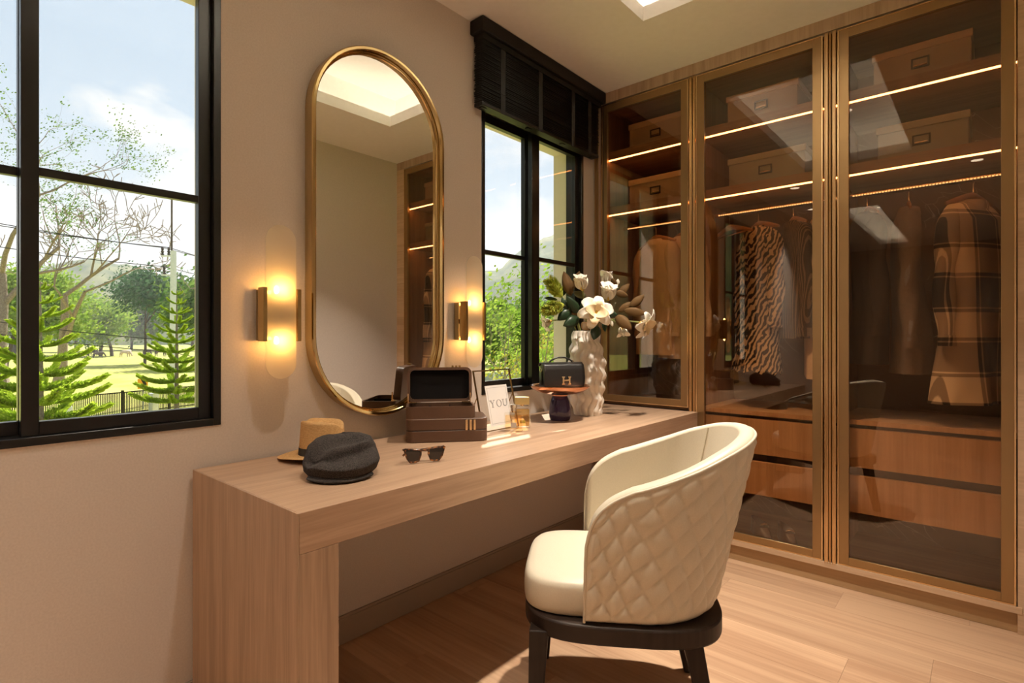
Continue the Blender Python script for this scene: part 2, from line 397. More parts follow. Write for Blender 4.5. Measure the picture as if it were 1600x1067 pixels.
# ------------------------------------------------------------------ wall sconces
def frost():
    mt = bpy.data.materials.new('frosted_glass'); nt, N, L = nodes_of(mt)
    tl = N.new('ShaderNodeBsdfTranslucent'); tl.inputs[0].default_value = (1, .93, .80, 1)
    df = N.new('ShaderNodeBsdfDiffuse'); df.inputs[0].default_value = (.9, .84, .75, 1)
    tp = N.new('ShaderNodeBsdfTransparent'); tp.inputs[0].default_value = (1, .97, .93, 1)
    a = N.new('ShaderNodeMixShader'); a.inputs[0].default_value = .16; c_ = N.new('ShaderNodeMixShader'); c_.inputs[0].default_value = .10
    o = N.new('ShaderNodeOutputMaterial'); L.new(tl.outputs[0], a.inputs[1]); L.new(df.outputs[0], a.inputs[2])
    L.new(a.outputs[0], c_.inputs[1]); L.new(tp.outputs[0], c_.inputs[2]); L.new(c_.outputs[0], o.inputs[0]); return mt
M['frost'] = frost()
def sconce(yc, label):
    zc = 1.268; t = thing('wall_sconce', label, 'wall lamp', (0, yc, zc-.25), 0, 'brass wall sconces beside the mirror'); dz = 1.268-.25
    c = lambda z: z-dz
    zb = 1.226
    MB().box(.0005, .030, -.043, .043, c(zb-.085), c(zb+.085)).build('backplate', M['brass'], t, bevel=.002)
    b = MB(); b.box(.030, .062, -.012, .012, c(zb-.012), c(zb+.012)); b.box(.048, .062, -.052, .052, c(zb-.01), c(zb+.01)); b.build('arm', M['brass'], t, bevel=.001)
    for s_ in (-1, 1):
        MB().box(.062, .101, s_*.0575-.0065, s_*.0575+.0065, c(zb-.087), c(zb+.087)).build('side_bar', M['brassd'], t, bevel=.0015)
    bar = MB().lathe([(.009, c(zb-.07)), (.009, c(zb+.07))], 14, (.055, 0, 0)).build('bulb_holder', M['brass'], t, 40)
    for s_ in (-1, 1): MB().ball((.055, 0, c(zb+s_*.084)), (.008, .008, .014), 12, 8).build('bulb', M['bulb'], bar, 60)
    st = stadium(.051, .252, 20); n = len(st)
    b = MB(); zz = c(zc)
    vs = [(.080, p[0], zz+p[1]) for p in st]+[(.090, p[0], zz+p[1]) for p in st]
    b.add(vs, [tuple(range(n, 2*n))], 0); b.add(vs, [tuple(range(n))[::-1]]+[(i, (i+1) % n, n+(i+1) % n, n+i) for i in range(n)], 1)
    b.build('shade', [M['frost'], M['clear']], t)
sconce(.860, 'lit brass wall sconce with pill shaped frosted shade between window and mirror')
sconce(1.756, 'lit brass wall sconce right of the mirror, next to the window behind the flowers')

# ------------------------------------------------------------------ desk
DX, DY0, DY1, DT = .655, .620, 2.89, .75
t = thing('vanity_desk', 'long light oak vanity desk with a thick waterfall edge', 'desk', (.33, 1.76, 0))
MB().box(.0135, DX, DY0+.0045, DY1, DT-.095, DT).build('desk_top', M['oak'], t, bevel=.0012, w=True)
MB().box(.0135, DX, DY0+.004, DY0+.105, 0.001, DT-.0955).box(.0135, DX, DY0, DY0+.004, .001, DT).build('end_panel', M['oakz'], t, bevel=.0012, w=True)
MB().box(.0135, DX-.4, DY1-.03, DY1, 0.001, DT-.0955).build('support_panel', M['oakz'], t, bevel=.0012, w=True)
# ------------------------------------------------------------------ wardrobe
WY = 2.893
def back_mat():
    mt, nt, N, L, bb = bsdf('brown_veined_back', (.17, .095, .055), .45)
    m = tex_coords(N, L, (1, 1, 1), (0, .75, 0))
    v = N.new('ShaderNodeTexVoronoi'); v.feature = 'DISTANCE_TO_EDGE'; v.inputs['Scale'].default_value = 7
    m2 = N.new('ShaderNodeMapping'); m2.inputs['Scale'].default_value = (3.2, 1, .8); L.new(m.outputs[0], m2.inputs[0])
    nz = N.new('ShaderNodeTexNoise'); L.new(m2.outputs[0], nz.inputs['Vector']); nz.inputs['Scale'].default_value = 3
    ad = N.new('ShaderNodeMixRGB'); ad.inputs[0].default_value = .25; L.new(m2.outputs[0], ad.inputs[1]); L.new(nz.outputs['Color'], ad.inputs[2]); L.new(ad.outputs[0], v.inputs['Vector'])
    r = ramp(N, [(0.0, (.50, .40, .32)), (.012, (.20, .115, .065))]); L.new(v.outputs['Distance'], r.inputs[0])
    nz3 = N.new('ShaderNodeTexNoise'); L.new(m.outputs[0], nz3.inputs['Vector']); nz3.inputs['Scale'].default_value = 5
    r3 = ramp(N, [(.52, (0, 0, 0)), (.62, (1, 1, 1))]); L.new(nz3.outputs['Fac'], r3.inputs[0])
    mx = N.new('ShaderNodeMixRGB'); L.new(r3.outputs[0], mx.inputs[0]); mx.inputs[1].default_value = (.20, .115, .065, 1); L.new(r.outputs[0], mx.inputs[2])
    L.new(mx.outputs[0], bb.inputs['Base Color']); return mt
M['backp'] = back_mat()
M['void'] = bsdf('black_lining', (.03, .022, .017), .6)[0]
M['trimw'] = wood('door_trim', (.66, .47, .31), (.55, .38, .24), 'X', .4, 1., .5)
def wardrobe(name, x0, x1, d0, d1, z0, label, drawers, pull_side, dleft=.045):
    """carcass x0..x1, door d0..d1 (outer edges)"""
    t = thing(name, label, 'wardrobe', ((x0+x1)/2, (WY+YF)/2, z0 if z0 < .2 else z0), 0, 'fitted glass wardrobes')
    yb, yf, th = YF-.005, WY+.03, .018
    zt = 2.575
    B = lambda *a, **k: MB().box(*a)
    MB().box(x0, x0+th, yf, yb, z0, zt).build('side_panel', M['carcz'], t, w=True)
    MB().box(x1-th, x1, yf, yb, z0, zt).build('side_panel', M['carcz'], t, w=True)
    MB().box(x0+th, x1-th, yb-.012, yb, z0, zt).build('back_panel', M['backp'], t, w=True)
    MB().box(x0+th, x1-th, yf, yb-.012, zt-.02, zt).build('top_panel', M['carc'], t, w=True)
    for z in (2.245, 1.905):
        s_ = MB().box(x0+th, x1-th, 2.952, yb-.012, z+.004, z+.052).build('shelf', M['carc'], t, w=True)
        MB().box(x0+th+.002, x1-th-.002, 2.953, 2.961, z-.0025, z+.0035).build('led_strip', M['led'], s_, w=True)
    r = MB().tube([(x0+th, 3.15, 1.853), (x1-th, 3.15, 1.853)], .011, 14).build('hanging_rail', M['gold'], t, 50, w=True)
    b = MB()
    nn = int((x1-x0-.1)/.012)
    for i in range(nn): b.box(x0+.05+i*.012, x0+.05+i*.012+.008, 3.1385, 3.1408, 1.846, 1.851)
    b.build('rail_light', M['ledrail'], r, w=True)
    if drawers:
        MB().box(x0+th, x1-th, 2.952, yb-.012, .750, .772).build('counter', M['carc'] if False else M['drawer'], t, w=True)
        MB().box(x0+th, x1-th, 2.985, yb-.012, .345, .749).build('drawer_case', M['void'], t, w=True)
        for a, c in ((.552, .732), (.342, .514)):
            d = MB().box(x0+th+.006, x1-th-.006, 2.958, 2.984, a, c).build('drawer', M['drawer'], t, bevel=.0012, w=True)
        MB().box(x0+th, x1-th, yf, yb-.012, z0, z0+.02).build('floor_panel', M['carc'], t, w=True)
    else:
        MB().box(x0+th, x1-th, yf, yb-.012, z0, z0+.02).build('floor_panel', M['carc'], t, w=True)
    # door
    zb_, ztp = z0+(.028 if drawers else .018), 2.568
    fw = .040
    b = MB()
    b.box(d0+.006, d0+dleft, WY, WY+.022, zb_+.005, ztp-.005); b.box(d1-fw-.004, d1-.006, WY, WY+.022, zb_+.005, ztp-.005)
    b.box(d0+dleft, d1-fw-.004, WY, WY+.022, zb_+.005, zb_+fw); b.box(d0+dleft, d1-fw-.004, WY, WY+.022, ztp-fw-.004, ztp-.005)
    d = b.build('door', M['bronze'], t, bevel=.001, w=True)
    b = MB()
    b.box(d0, d0+.006, WY-.003, WY+.022, zb_, ztp); b.box(d1-.006, d1, WY-.003, WY+.022, zb_, ztp)
    b.box(d0+.006, d1-.006, WY-.003, WY+.022, zb_, zb_+.005); b.box(d0+.006, d1-.006, WY-.003, WY+.022, ztp-.005, ztp)
    b.build('edge_trim', M['gold'], d, w=True)
    MB().box(d0+dleft-.004, d1-fw, WY+.012, WY+.016, zb_+fw-.004, ztp-fw).build('glass_pane', M['dglass'], d, w=True)
    return t
wardrobe('wardrobe', .045, .622, .050, .603, .751, 'narrow glass wardrobe standing on the desk beside the flowers', False, 1, .040)
wardrobe('wardrobe', .626, 1.284, .645, 1.255, .080, 'middle glass wardrobe with zebra print dress behind the chair', True, 1)
wardrobe('wardrobe', 1.286, 1.945, 1.315, 1.922, .080, 'widest glass wardrobe at the right with plaid coat inside', True, -1)
# fitted surround: cornice, dividers, plinth, end panel
def bar_profile(name, x0, x1, z0, z1, mat, parent, y0=WY-.004): return MB().box(x0, x1, y0, WY+.028, z0, z1).build(name, mat, parent, bevel=.0015, w=True)
t = thing('wardrobe_surround', 'light wood cornice, plinth and gold dividers framing the wardrobes', 'cabinet trim', (1.0, WY, 0))
MB().box(.001, XR-.001, WY-.002, WY+.05, 2.577, 2.639).build('cornice', M['corn'], t, w=True)
MB().box(.001, .043, WY+.002, YF-.01, .752, 2.576).build('side_filler', M['corn'], t, w=True)
MB().box(.006, .014, WY-.008, WY+.001, .752, 2.55).build('filler_trim', M['gold'], t, w=True)
MB().box(.022, .030, WY-.008, WY+.001, .752, 2.55).build('filler_trim', M['brassd'], t, w=True)
for (a, c, z0) in ((.607, .623, .751), (.629, .641, .10), (1.261, 1.278, .10), (1.281, 1.289, .10), (1.293, 1.309, .10)):
    b = MB(); w_ = (c-a)
    b.box(a, c, WY-.003, WY+.028, z0, 2.572); b.box(a+w_*.15, a+w_*.32, WY-.008, WY-.003, z0, 2.572); b.box(a+w_*.68, a+w_*.85, WY-.008, WY-.003, z0, 2.572)
    b.build('divider', M['gold'], t, bevel=.001, w=True)
MB().box(.60, 1.935, WY+.012, WY+.045, .001, .079).build('plinth', M['plinth'], t, w=True)
MB().box(.60, 1.94, WY-.004, WY+.029, .0795, .1065).build('base_ledge', M['trimw'], t, bevel=.001, w=True)
MB().box(1.9265, XR-.001, WY-.002, WY+.029, .0, 2.576).build('end_panel', M['trimw'], t, w=True).location
MB().box(.001, .60, WY+.012, WY+.03, .001, .65).build('under_panel', M['oakz'], t, w=True)

# ------------------------------------------------------------------ storage boxes on the shelves
M['boxb'] = speckle('brown_box_leather', (.40, .275, .17), (.44, .30, .19), .5, 200, 3, .15, .001)
M['boxl'] = speckle('box_lid_leather', (.54, .36, .225), (.58, .39, .24), .5, 200, 3, .15, .001)
M['boxg'] = speckle('olive_box_leather', (.27, .24, .165), (.30, .265, .185), .5, 200, 3, .15, .001)
M['holder'] = bsdf('dark_bronze_holder', (.05, .035, .022), .4, .6)[0]
def storage_box(x0, x1, z, lab, body, lid):
    w = x1-x0; y0 = 3.0
    t = thing('storage_box', lab, 'box', ((x0+x1)/2, y0+.16, z+.001), 0, 'storage boxes on the wardrobe shelves')
    MB().box(-w/2+.006, w/2-.006, -.154, .16, 0, .132).build('body', body, t, bevel=.003)
    MB().box(-w/2, w/2, -.160, .166, .122, .155).build('lid', lid, t, bevel=.003)
    b = MB()
    for q in ((-.033, .033, .018, .024), (-.033, .033, -.022, -.016), (-.033, -.026, -.016, .018), (.026, .033, -.016, .018)): b.box(q[0], q[1], -.160, -.154, .066+q[2], .066+q[3])
    h = b.build('label_holder', M['holder'], t, bevel=.0008)
    MB().box(-.026, .026, -.1555, -.1545, .050, .084).build('label_card', body, h)
    MB().box(-.024, .024, -.166, -.156, .0515, .0565).build('pull_lip', M['gold'], h, bevel=.0008)
storage_box(.175, .53, 2.297, 'brown box with metal label holder on the top shelf by the blind', M['boxb'], M['boxl'])
storage_box(.175, .53, 1.957, 'brown box with label holder above the two cream shirts', M['boxb'], M['boxl'])
storage_box(.768, 1.126, 2.297, 'brown lidded box on the top shelf above the zebra dress', M['boxb'], M['boxl'])
storage_box(.775, 1.16, 1.957, 'olive lidded box on the second shelf above the zebra dress', M['boxg'], M['boxg'])
storage_box(1.434, 1.793, 2.297, 'brown lidded box on the top shelf, nearest the right edge', M['boxb'], M['boxl'])
storage_box(1.45, 1.785, 1.957, 'olive lidded box on the shelf above the plaid coat', M['boxg'], M['boxg'])

# ------------------------------------------------------------------ hangers and clothes
M['hwood'] = wood('hanger_wood', (.42, .20, .085), (.32, .15, .06), 'Y', .35, 2., .6)
M['chrome'] = bsdf('steel_wire', (.62, .55, .47), .25, 1.)[0]
def cloth(name, c1, c2, scale=120): return speckle(name, c1, c2, .9, scale, 3, .3, .001, spec=.15)
M['cream'] = cloth('cream_cotton', (.62, .47, .31), (.68, .52, .35)); M['blk'] = cloth('black_wool', (.03, .024, .02), (.045, .036, .03))
M['greyc'] = cloth('charcoal_wool', (.20, .168, .145), (.24, .20, .175)); M['brn'] = cloth('dark_brown_wool', (.06, .042, .03), (.08, .055, .04))
def zebra():
    mt, nt, N, L, bb = bsdf('zebra_print', (.5, .4, .3), .8, spec=.2)
    m = tex_coords(N, L, (1.6, 1, 1.0), (.5, .9, .3)); w = N.new('ShaderNodeTexWave'); L.new(m.outputs[0], w.inputs['Vector'])
    w.bands_direction = 'Z'; w.inputs['Scale'].default_value = 12.; w.inputs['Distortion'].default_value = 7; w.inputs['Detail'].default_value = 2.5; w.inputs['Detail Scale'].default_value = 1.6
    r = ramp(N, [(.46, (.035, .024, .018)), (.54, (.60, .44, .27))]); L.new(w.outputs['Fac'], r.inputs[0]); L.new(r.outputs[0], bb.inputs['Base Color']); return mt
def pinstripe():
    mt, nt, N, L, bb = bsdf('pinstripe', (.3, .25, .2), .85, spec=.15)
    m = tex_coords(N, L); w = N.new('ShaderNodeTexWave'); L.new(m.outputs[0], w.inputs['Vector']); w.bands_direction = 'Y'; w.inputs['Scale'].default_value = 26
    r = ramp(N, [(.55, (.05, .036, .026)), (.75, (.20, .145, .095))]); L.new(w.outputs['Fac'], r.inputs[0]); L.new(r.outputs[0], bb.inputs['Base Color']); return mt
def plaid():
    mt, nt, N, L, bb = bsdf('plaid_wool', (.3, .25, .2), .9, spec=.15)
    m = tex_coords(N, L); fac = []
    for d, sc, ph in (('Y', 1.25, 1.1), ('Z', 1.15, .4)):
        w = N.new('ShaderNodeTexWave'); L.new(m.outputs[0], w.inputs['Vector']); w.bands_direction = d; w.inputs['Scale'].default_value = sc; w.inputs['Phase Offset'].default_value = ph
        r = ramp(N, [(.0, (0, 0, 0)), (.42, (0, 0, 0)), (.44, (.8,)*3), (.50, (.8,)*3), (.52, (0, 0, 0)), (.66, (0, 0, 0)), (.68, (1, 1, 1))]); L.new(w.outputs['Fac'], r.inputs[0]); fac.append(r)
    a = N.new('ShaderNodeMixRGB'); a.blend_type = 'MIX'; a.inputs[0].default_value = .5; L.new(fac[0].outputs[0], a.inputs[1]); L.new(fac[1].outputs[0], a.inputs[2])
    r = ramp(N, [(.1, (.022, .017, .014)), (.5, (.42, .33, .24)), (.9, (.95, .82, .62))]); L.new(a.outputs[0], r.inputs[0]); L.new(r.outputs[0], bb.inputs['Base Color']); return mt
M['zebra'], M['pin'], M['plaid'] = zebra(), pinstripe(), plaid()
RZ = 1.853
def hanger(x, rot, label):
    t = thing('clothes_hanger', label, 'hanger', (x, 3.15, RZ-.14), rot, 'wooden clothes hangers on the wardrobe rails')
    pts = [Vector((0, y*.2, .062-.052*abs(y)**1.25-.0)) for y in [i/8 for i in range(-8, 9)]]
    b = MB(); b.tube(pts, [.007+.009*(1-abs(i-8)/8) for i in range(17)], 8, sx=.6); b.build('hanger_bar', M['hwood'], t, 50)
    MB().tube([(0, -.185, .018), (0, .185, .018)], .004, 8).build('trouser_bar', M['hwood'], t, 50)
    hk = [(0, 0, .07), (0, 0, .10)]+[(0, .014*math.sin(a)+0.0, .139-.0-.014*math.cos(a)+.0) for a in [PI*(.0+i/8*1.25) for i in range(9)]]
    hk = [(0, 0, .07), (0, 0, .112), (0, .008, .122)]+[(0, .0145*math.cos(a), .140+.0145*math.sin(a)) for a in [-.5+i*.42 for i in range(9)]]
    MB().tube(hk, .0018, 6).build('hook', M['chrome'], t, 60)
    return t
def garment(name, x, rot, mat, label, cat, sh=.20, hem=.22, length=.75, sleeve=.55, thick=.055, seed=1, ruffle=0, dx=0., open_front=False):
    t = thing(name, label, cat, (x, 3.15, RZ-.14-length), rot, 'clothes hanging in the wardrobes')
    rd = random.Random(seed); ph = [rd.uniform(0, 6) for _ in range(6)]
    top = length+.055
    prof = [(0., .062, .034, .022), (.03, .082, .038, .030), (.09, sh*.80, .044, .048), (.13, sh*.97, .05, .075), (.18, sh, thick, .12), (.45, sh*.94, thick*1.05, .42), (.62, sh*.95, thick*1.15, .6), (1., hem, thick*1.5, 1.)]
    def ev(tt):
        for i in range(len(prof)-1):
            if tt <= prof[i+1][0]:
                f = (tt-prof[i][0])/(prof[i+1][0]-prof[i][0]); return [prof[i][k]+(prof[i+1][k]-prof[i][k])*f for k in (1, 2, 3)]
        return prof[-1][1:]
    def fn(u, v):
        w, th, dz = ev(v); a = 2*PI*u
        z = top-(dz*length+.0)*1.0
        fold = 1+(.10+.14*v)*(v**.7)*(math.sin(5*a+ph[0]+2*v)+.6*math.sin(9*a+ph[1]-1.5*v))*.55
        if ruffle and v > .86: fold *= 1+.10*math.sin(22*a+ph[2]); z += .012*math.sin(11*a)
        ya = w*math.cos(a); xa = th*math.sin(a)*fold
        xa += .012*math.sin(6*v+ph[3]); ya *= 1+.03*math.sin(7*v+ph[4])
        return (xa+dx*v, ya, z)
    b = MB(); b.grid(fn, 64, 34, cu=True)
    n0 = len(b.v)
    b.build('body', mat, t, 70)
    if sleeve:
        for s_ in (-1, 1):
            def sf(u, v, s_=s_):
                a = 2*PI*u; r = .058-.018*v
                q = 1+.16*math.sin(13*v+2*a+ph[2])*min(1, v*3)
                cx_ = .012*math.sin(3*v+ph[1])*v; cy_ = s_*(sh-.03+.055*math.sin(v*1.9)-.01*v)
                if v < .08: r *= .55+.45*v/.08
                return (cx_+r*.72*math.cos(a)*q+dx*v*.7, cy_+r*math.sin(a)*q, top-.075*length-sleeve*v)
            b = MB(); b.grid(sf, 20, 30, cu=True); b.build('sleeve', mat, t, 70)
            c_ = sf(0, 1); b = MB(); b.grid(lambda u, v: tuple(Vector(sf(u, .93+.07*v))+Vector((0, 0, -.004*v))+Vector((.003*math.cos(2*PI*u), .003*math.sin(2*PI*u), 0))), 20, 3, cu=True); b.build('cuff', mat, t, 70)
    b = MB(); b.grid(lambda u, v: ((.036+.012*v)*math.sin(2*PI*u), (.060+.022*v)*math.cos(2*PI*u), top-.020*length-.004+.020*math.sin(v*PI)-.03*v*(1.2 if math.sin(2*PI*u) > 0 else 1)), 28, 6, cu=True); b.build('collar', mat, t, 70)
    return t
def hung(nm, x, rot, mat, lab, cat, hl, **k):
    hanger(x, rot, hl); return garment(nm, x, rot, mat, lab, cat, **k)
hung('shirt', .285, 1.05, M['cream'], 'cream shirt hanging nearest the window in the narrow wardrobe', 'shirt', 'wooden hanger inside the cream shirt nearest the window', sh=.19, hem=.2, length=.72, seed=2)
hung('shirt', .455, 1.0, M['cream'], 'cream shirt hanging beside the first gold divider', 'shirt', 'wooden hanger inside the cream shirt by the first divider', sh=.19, hem=.2, length=.74, seed=5)
hanger(.735, .95, 'empty wooden hanger left of the zebra dress')
hung('dress', .890, .80, M['zebra'], 'zebra print dress hanging in the middle wardrobe', 'dress', 'wooden hanger inside the zebra dress', sh=.165, hem=.19, length=.80, sleeve=.50, seed=9, ruffle=1, thick=.06)
hung('blouse', 1.065, .55, M['pin'], 'dark pinstriped blouse right of the zebra dress', 'shirt', 'wooden hanger inside the pinstriped blouse', sh=.17, hem=.17, length=.62, sleeve=.56, seed=4)
hung('coat', 1.19, .25, M['cream'], 'cream coat half hidden behind the middle divider', 'coat', 'wooden hanger inside the half hidden cream coat', sh=.15, hem=.21, length=.82, sleeve=.62, seed=6)
hung('jacket', 1.395, .35, M['blk'], 'black jacket at the left side of the widest wardrobe', 'jacket', 'wooden hanger inside the black jacket', sh=.18, hem=.19, length=.74, seed=8)
hung('coat', 1.56, .12, M['greyc'], 'charcoal coat hanging between black jacket and plaid coat', 'coat', 'wooden hanger inside the charcoal coat', sh=.18, hem=.17, length=.78, sleeve=.6, seed=11)
hung('coat', 1.79, -.45, M['plaid'], 'black and cream plaid wool coat at the right of the wardrobe', 'coat', 'wooden hanger inside the plaid coat', sh=.19, hem=.23, length=.90, sleeve=.58, seed=13, thick=.075)

# shoes under the drawers of the middle wardrobe
M['shoe'] = bsdf('dark_shoe_leather', (.05, .03, .02), .35)[0]; M['sole'] = bsdf('tan_insole', (.42, .24, .14), .6)[0]
def shoe(x, y, rot, label):
    t = thing('shoe', label, 'shoe', (x, y, .101), rot, 'pair of dark shoes in the wardrobe')
    out = []
    for i in range(24):
        a = 2*PI*i/24; L_ = .12*math.cos(a); w = (.038 if math.cos(a) > -.2 else .031)*math.sin(a); out.append((L_, w, 0))
    b = MB(); b.prism(out, (0, 0, .012)); b.build('sole', M['shoe'], t, 40)
    def up(u, v):
        a = 2*PI*u; h = .06 if math.cos(a) < .1 else .052
        k = 1-.25*v; f = max(0, math.cos(a))
        return (.118*math.cos(a)*(1-(.62*f)*v), (.037 if math.cos(a) > -.2 else .030)*math.sin(a)*k, .012+h*v*(1-.1*f))
    b = MB(); b.grid(up, 28, 6, cu=True); b.build('upper', M['shoe'], t, 60)
    b = MB(); b.prism([(p[0]*.92, p[1]*.9, .0125) for p in out], (0, 0, .003)); b.build('insole', M['sole'], t)
    b = MB(); b.tube([(.045+.006*math.cos(a), .0+.02*math.sin(a), .075+.004*math.cos(2*a)) for a in [i*PI/5 for i in range(10)]], .0025, 6, closed=True); b.build('buckle', M['gold'], t, 60)
shoe(.93, 3.06, -.9, 'dark shoe with gold buckle, left of the pair under the drawers')
shoe(1.06, 3.05, -1.0, 'dark shoe with gold buckle, right of the pair under the drawers')
# ------------------------------------------------------------------ quilted tub chair
ch = thing('tub_chair', 'cream leather tub chair with diamond quilted back and dark wooden legs', 'chair', (.984, 1.534, 0), math.radians(213.5))
ZB = .372
RIM = [(0, .585), (.010, .632), (.030, .672), (.07, .708), (.14, .742), (.23, .785), (.34, .835), (.45, .864), (.5575, .873)]
STR, TOT = .135, 1.09
def rimz(t):
    s_ = min(t, 1-t)*TOT; n_ = len(RIM)
    sl = [(RIM[i+1][1]-RIM[i][1])/(RIM[i+1][0]-RIM[i][0]) for i in range(n_-1)]
    tg = [sl[0]]+[2*sl[i-1]*sl[i]/(sl[i-1]+sl[i]) for i in range(1, n_-1)]+[0]
    for i in range(n_-1):
        if s_ <= RIM[i+1][0]:
            h_ = RIM[i+1][0]-RIM[i][0]; f = (s_-RIM[i][0])/h_
            return RIM[i][1]*(1+2*f)*(1-f)**2+h_*tg[i]*f*(1-f)**2+RIM[i+1][1]*f*f*(3-2*f)+h_*tg[i+1]*f*f*(f-1)
    return RIM[-1][1]
def plan(t, z):
    k = (z-ZB)/(.87-ZB); w = .250+.036*k; rb = .252+.118*k; s_ = t*TOT; xf = .132-.010*k
    if s_ < STR: return Vector((xf*(1-s_/STR), w, 0))
    if s_ > TOT-STR: return Vector((xf*(1-(TOT-s_)/STR), -w, 0))
    a = (s_-STR)/(TOT-2*STR)*PI
    c_, n_ = math.cos(a), math.sin(a); e_ = .88
    return Vector((-rb*abs(n_)**e_, w*math.copysign(abs(c_)**e_, c_), 0))
def pnorm(t, z):
    d = plan(min(1, t+.004), z)-plan(max(0, t-.004), z); n_ = Vector((-d.y, d.x, 0)); n_.normalize(); return -n_ if n_.dot(plan(t, z)-Vector((.05, 0, 0))) < 0 else n_
def outer(t, h):
    z = ZB+(rimz(t)-ZB)*h; p = plan(t, z); n_ = pnorm(t, z)
    s_ = -abs(t-.5)*TOT; zz = z-ZB
    pq = (s_/.058+zz/(2.3*.058), s_/.070-zz/(1.05*.070))
    puff = (abs(math.sin(PI*pq[0]))*abs(math.sin(PI*pq[1])))**.38
    edge = min(1, min(t, 1-t)*TOT/.02)*min(1, (1-h)*(rimz(t)-ZB)/.02)*min(1, h*8+.2)
    bot = .018*max(0, 1-h/.06)**2
    q = p+n_*(.0095*puff*edge-bot); return (q.x, q.y, z)
def thick(t): s_ = min(t, 1-t)*TOT; k = min(1, s_/.022); return .004+.040*math.sqrt(max(0, 1-(1-k)**2))
def inner(t, h):
    zr = rimz(t); z = .40+(zr-.40)*h; p = plan(t, z); n_ = pnorm(t, z); q = p-n_*thick(t)*(1.12-.12*h); return (q.x, q.y, z)
MB().grid(outer, 281, 100).build('quilted_back', M['leath'], ch, 80)
MB().grid(inner, 141, 24, flip=True).build('inner_back', M['leath'], ch, 80)
def rimf(t, a):
    th = thick(t); z = rimz(t); p = plan(t, z); n_ = pnorm(t, z); an = a*PI; r = th/2
    c_ = p-n_*r; q = c_+n_*(r*math.cos(an)); return (q.x, q.y, z+.35*r*math.sin(an)*1.6)
MB().grid(rimf, 141, 10).build('top_roll', M['leath'], ch, 80)
b = MB(); pts = [(lambda p, n_, z: (p.x+n_.x*.001, p.y+n_.y*.001, z+.001))(plan(t, rimz(t)), pnorm(t, rimz(t)), rimz(t)) for t in [i/160 for i in range(161)]]
pts = [(plan(0, z).x+.001, plan(0, z).y, z) for z in (ZB+.005, .45, .54)]+pts+[(plan(1, z).x+.001, plan(1, z).y, z) for z in (.54, .45, ZB+.005)]
b.tube(pts, .0042, 7); b.build('piping', M['leath'], ch, 80)
b = MB()
for tt in (.36, .64):
    b.tube([tuple(Vector(inner(tt, h))+Vector((.002 if True else 0, 0, 0))) for h in (.1, .3, .5, .7, .9, 1.)], .0022, 5)
b.build('back_seam', M['leath'], ch, 60)
def sup(cx_, ax, ay, n, k, sc=1.0):
    out = []
    for i in range(k):
        a = 2*PI*i/k; c_, s_ = math.cos(a), math.sin(a)
        out.append((cx_+sc*ax*math.copysign(abs(c_)**(2/n), c_), sc*ay*math.copysign(abs(s_)**(2/n), s_)))
    return out
lv = [(.965, .374), (.99, .379), (1.0, .392), (1.003, .415), (1.0, .436), (.99, .450), (.972, .460), (.94, .467), (.85, .473), (.65, .479), (.35, .483), (.1, .484)]
rings = [[(x+ .012*0, y, z) for x, y in sup(.068, .246, .222, 4.2, 72, k)] for k, z in lv]
b = MB(); b.add([p for r in rings for p in r], [(j*72+i, j*72+(i+1) % 72, (j+1)*72+(i+1) % 72, (j+1)*72+i) for j in range(len(lv)-1) for i in range(72)]+[tuple((len(lv)-1)*72+i for i in range(72))])
b.build('seat_cushion', M['leath'], ch, 80)
fr = [(x if x > -.1 else x, y, .320) for x, y in sup(.024, .288, .262, 3.4, 72)]
b = MB(); b.prism(fr, (0, 0, .052)); b.build('seat_frame', M['darkw'], ch, bevel=.006)
for (x, y, bx, by) in ((.258, .205, .274, .222), (.258, -.205, .274, -.222), (-.158, .185, -.225, .205), (-.158, -.185, -.225, -.205)):
    b = MB(); vs = []
    for (cx_, cy_, z, h) in ((x, y, .335, .027), (bx, by, 0.0005, .016)): vs += [(cx_-h, cy_-h, z), (cx_+h, cy_-h, z), (cx_+h, cy_+h, z), (cx_-h, cy_+h, z)]
    b.add(vs, [(0,1,2,3), (4,5,6,7), (0,1,5,4), (1,2,6,5), (2,3,7,6), (3,0,4,7)]); b.build('leg', M['darkw'], ch, bevel=.004)

# ------------------------------------------------------------------ hats, sunglasses
M['straw'] = speckle('straw_weave', (.62, .38, .16), (.50, .29, .11), .75, 160, 2, .5, .002, sc=(1, 1, 2.5))
M['band'] = speckle('black_ribbon', (.018, .015, .013), (.028, .024, .02), .7, 200)
M['tweed'] = speckle('charcoal_tweed', (.014, .012, .012), (.062, .052, .047), .95, 330, 4, .6, .002, spec=.15)
t = thing('straw_fedora', 'tan straw fedora with black band behind the grey cap', 'hat', (.146, .975, .751), math.radians(35))
def crown(u, v):
    a = 2*PI*u; rx, ry = .078-.010*v, .070-.014*v
    z = .008+.112*min(1, v*1.25); 
    if v > .8: k = (1-v)/.2; rx, ry = rx*(.001+k**.6), ry*(.001+k**.6); z = .120+.006*(1-k)
    x, y = rx*math.cos(a), ry*math.sin(a)
    top = max(0, (v-.45)/.55)
    z -= top*.030*math.exp(-(y/.022)**2)*(1 if v > .6 else .5)
    z += top*.012*math.cos(a)**2*(1 if math.cos(a) < 0 else -.4)
    pinch = top*.016*math.exp(-((a-.55)/.3)**2)+top*.016*math.exp(-((2*PI-a-.55)/.3)**2)
    return (x, y*(1-pinch*6), z)
MB().grid(crown, 64, 28, cu=True).build('crown', M['straw'], t, 80)
def brim(u, v):
    a = 2*PI*u; r = 1+v*.88; x, y = .076*r*math.cos(a), .069*r*math.sin(a)*1.02
    return (x, y, .010-.0085*math.sin(v*PI*.5)*(1-.6*abs(math.sin(a))**2)+.010*v*v*abs(math.sin(a))**2)
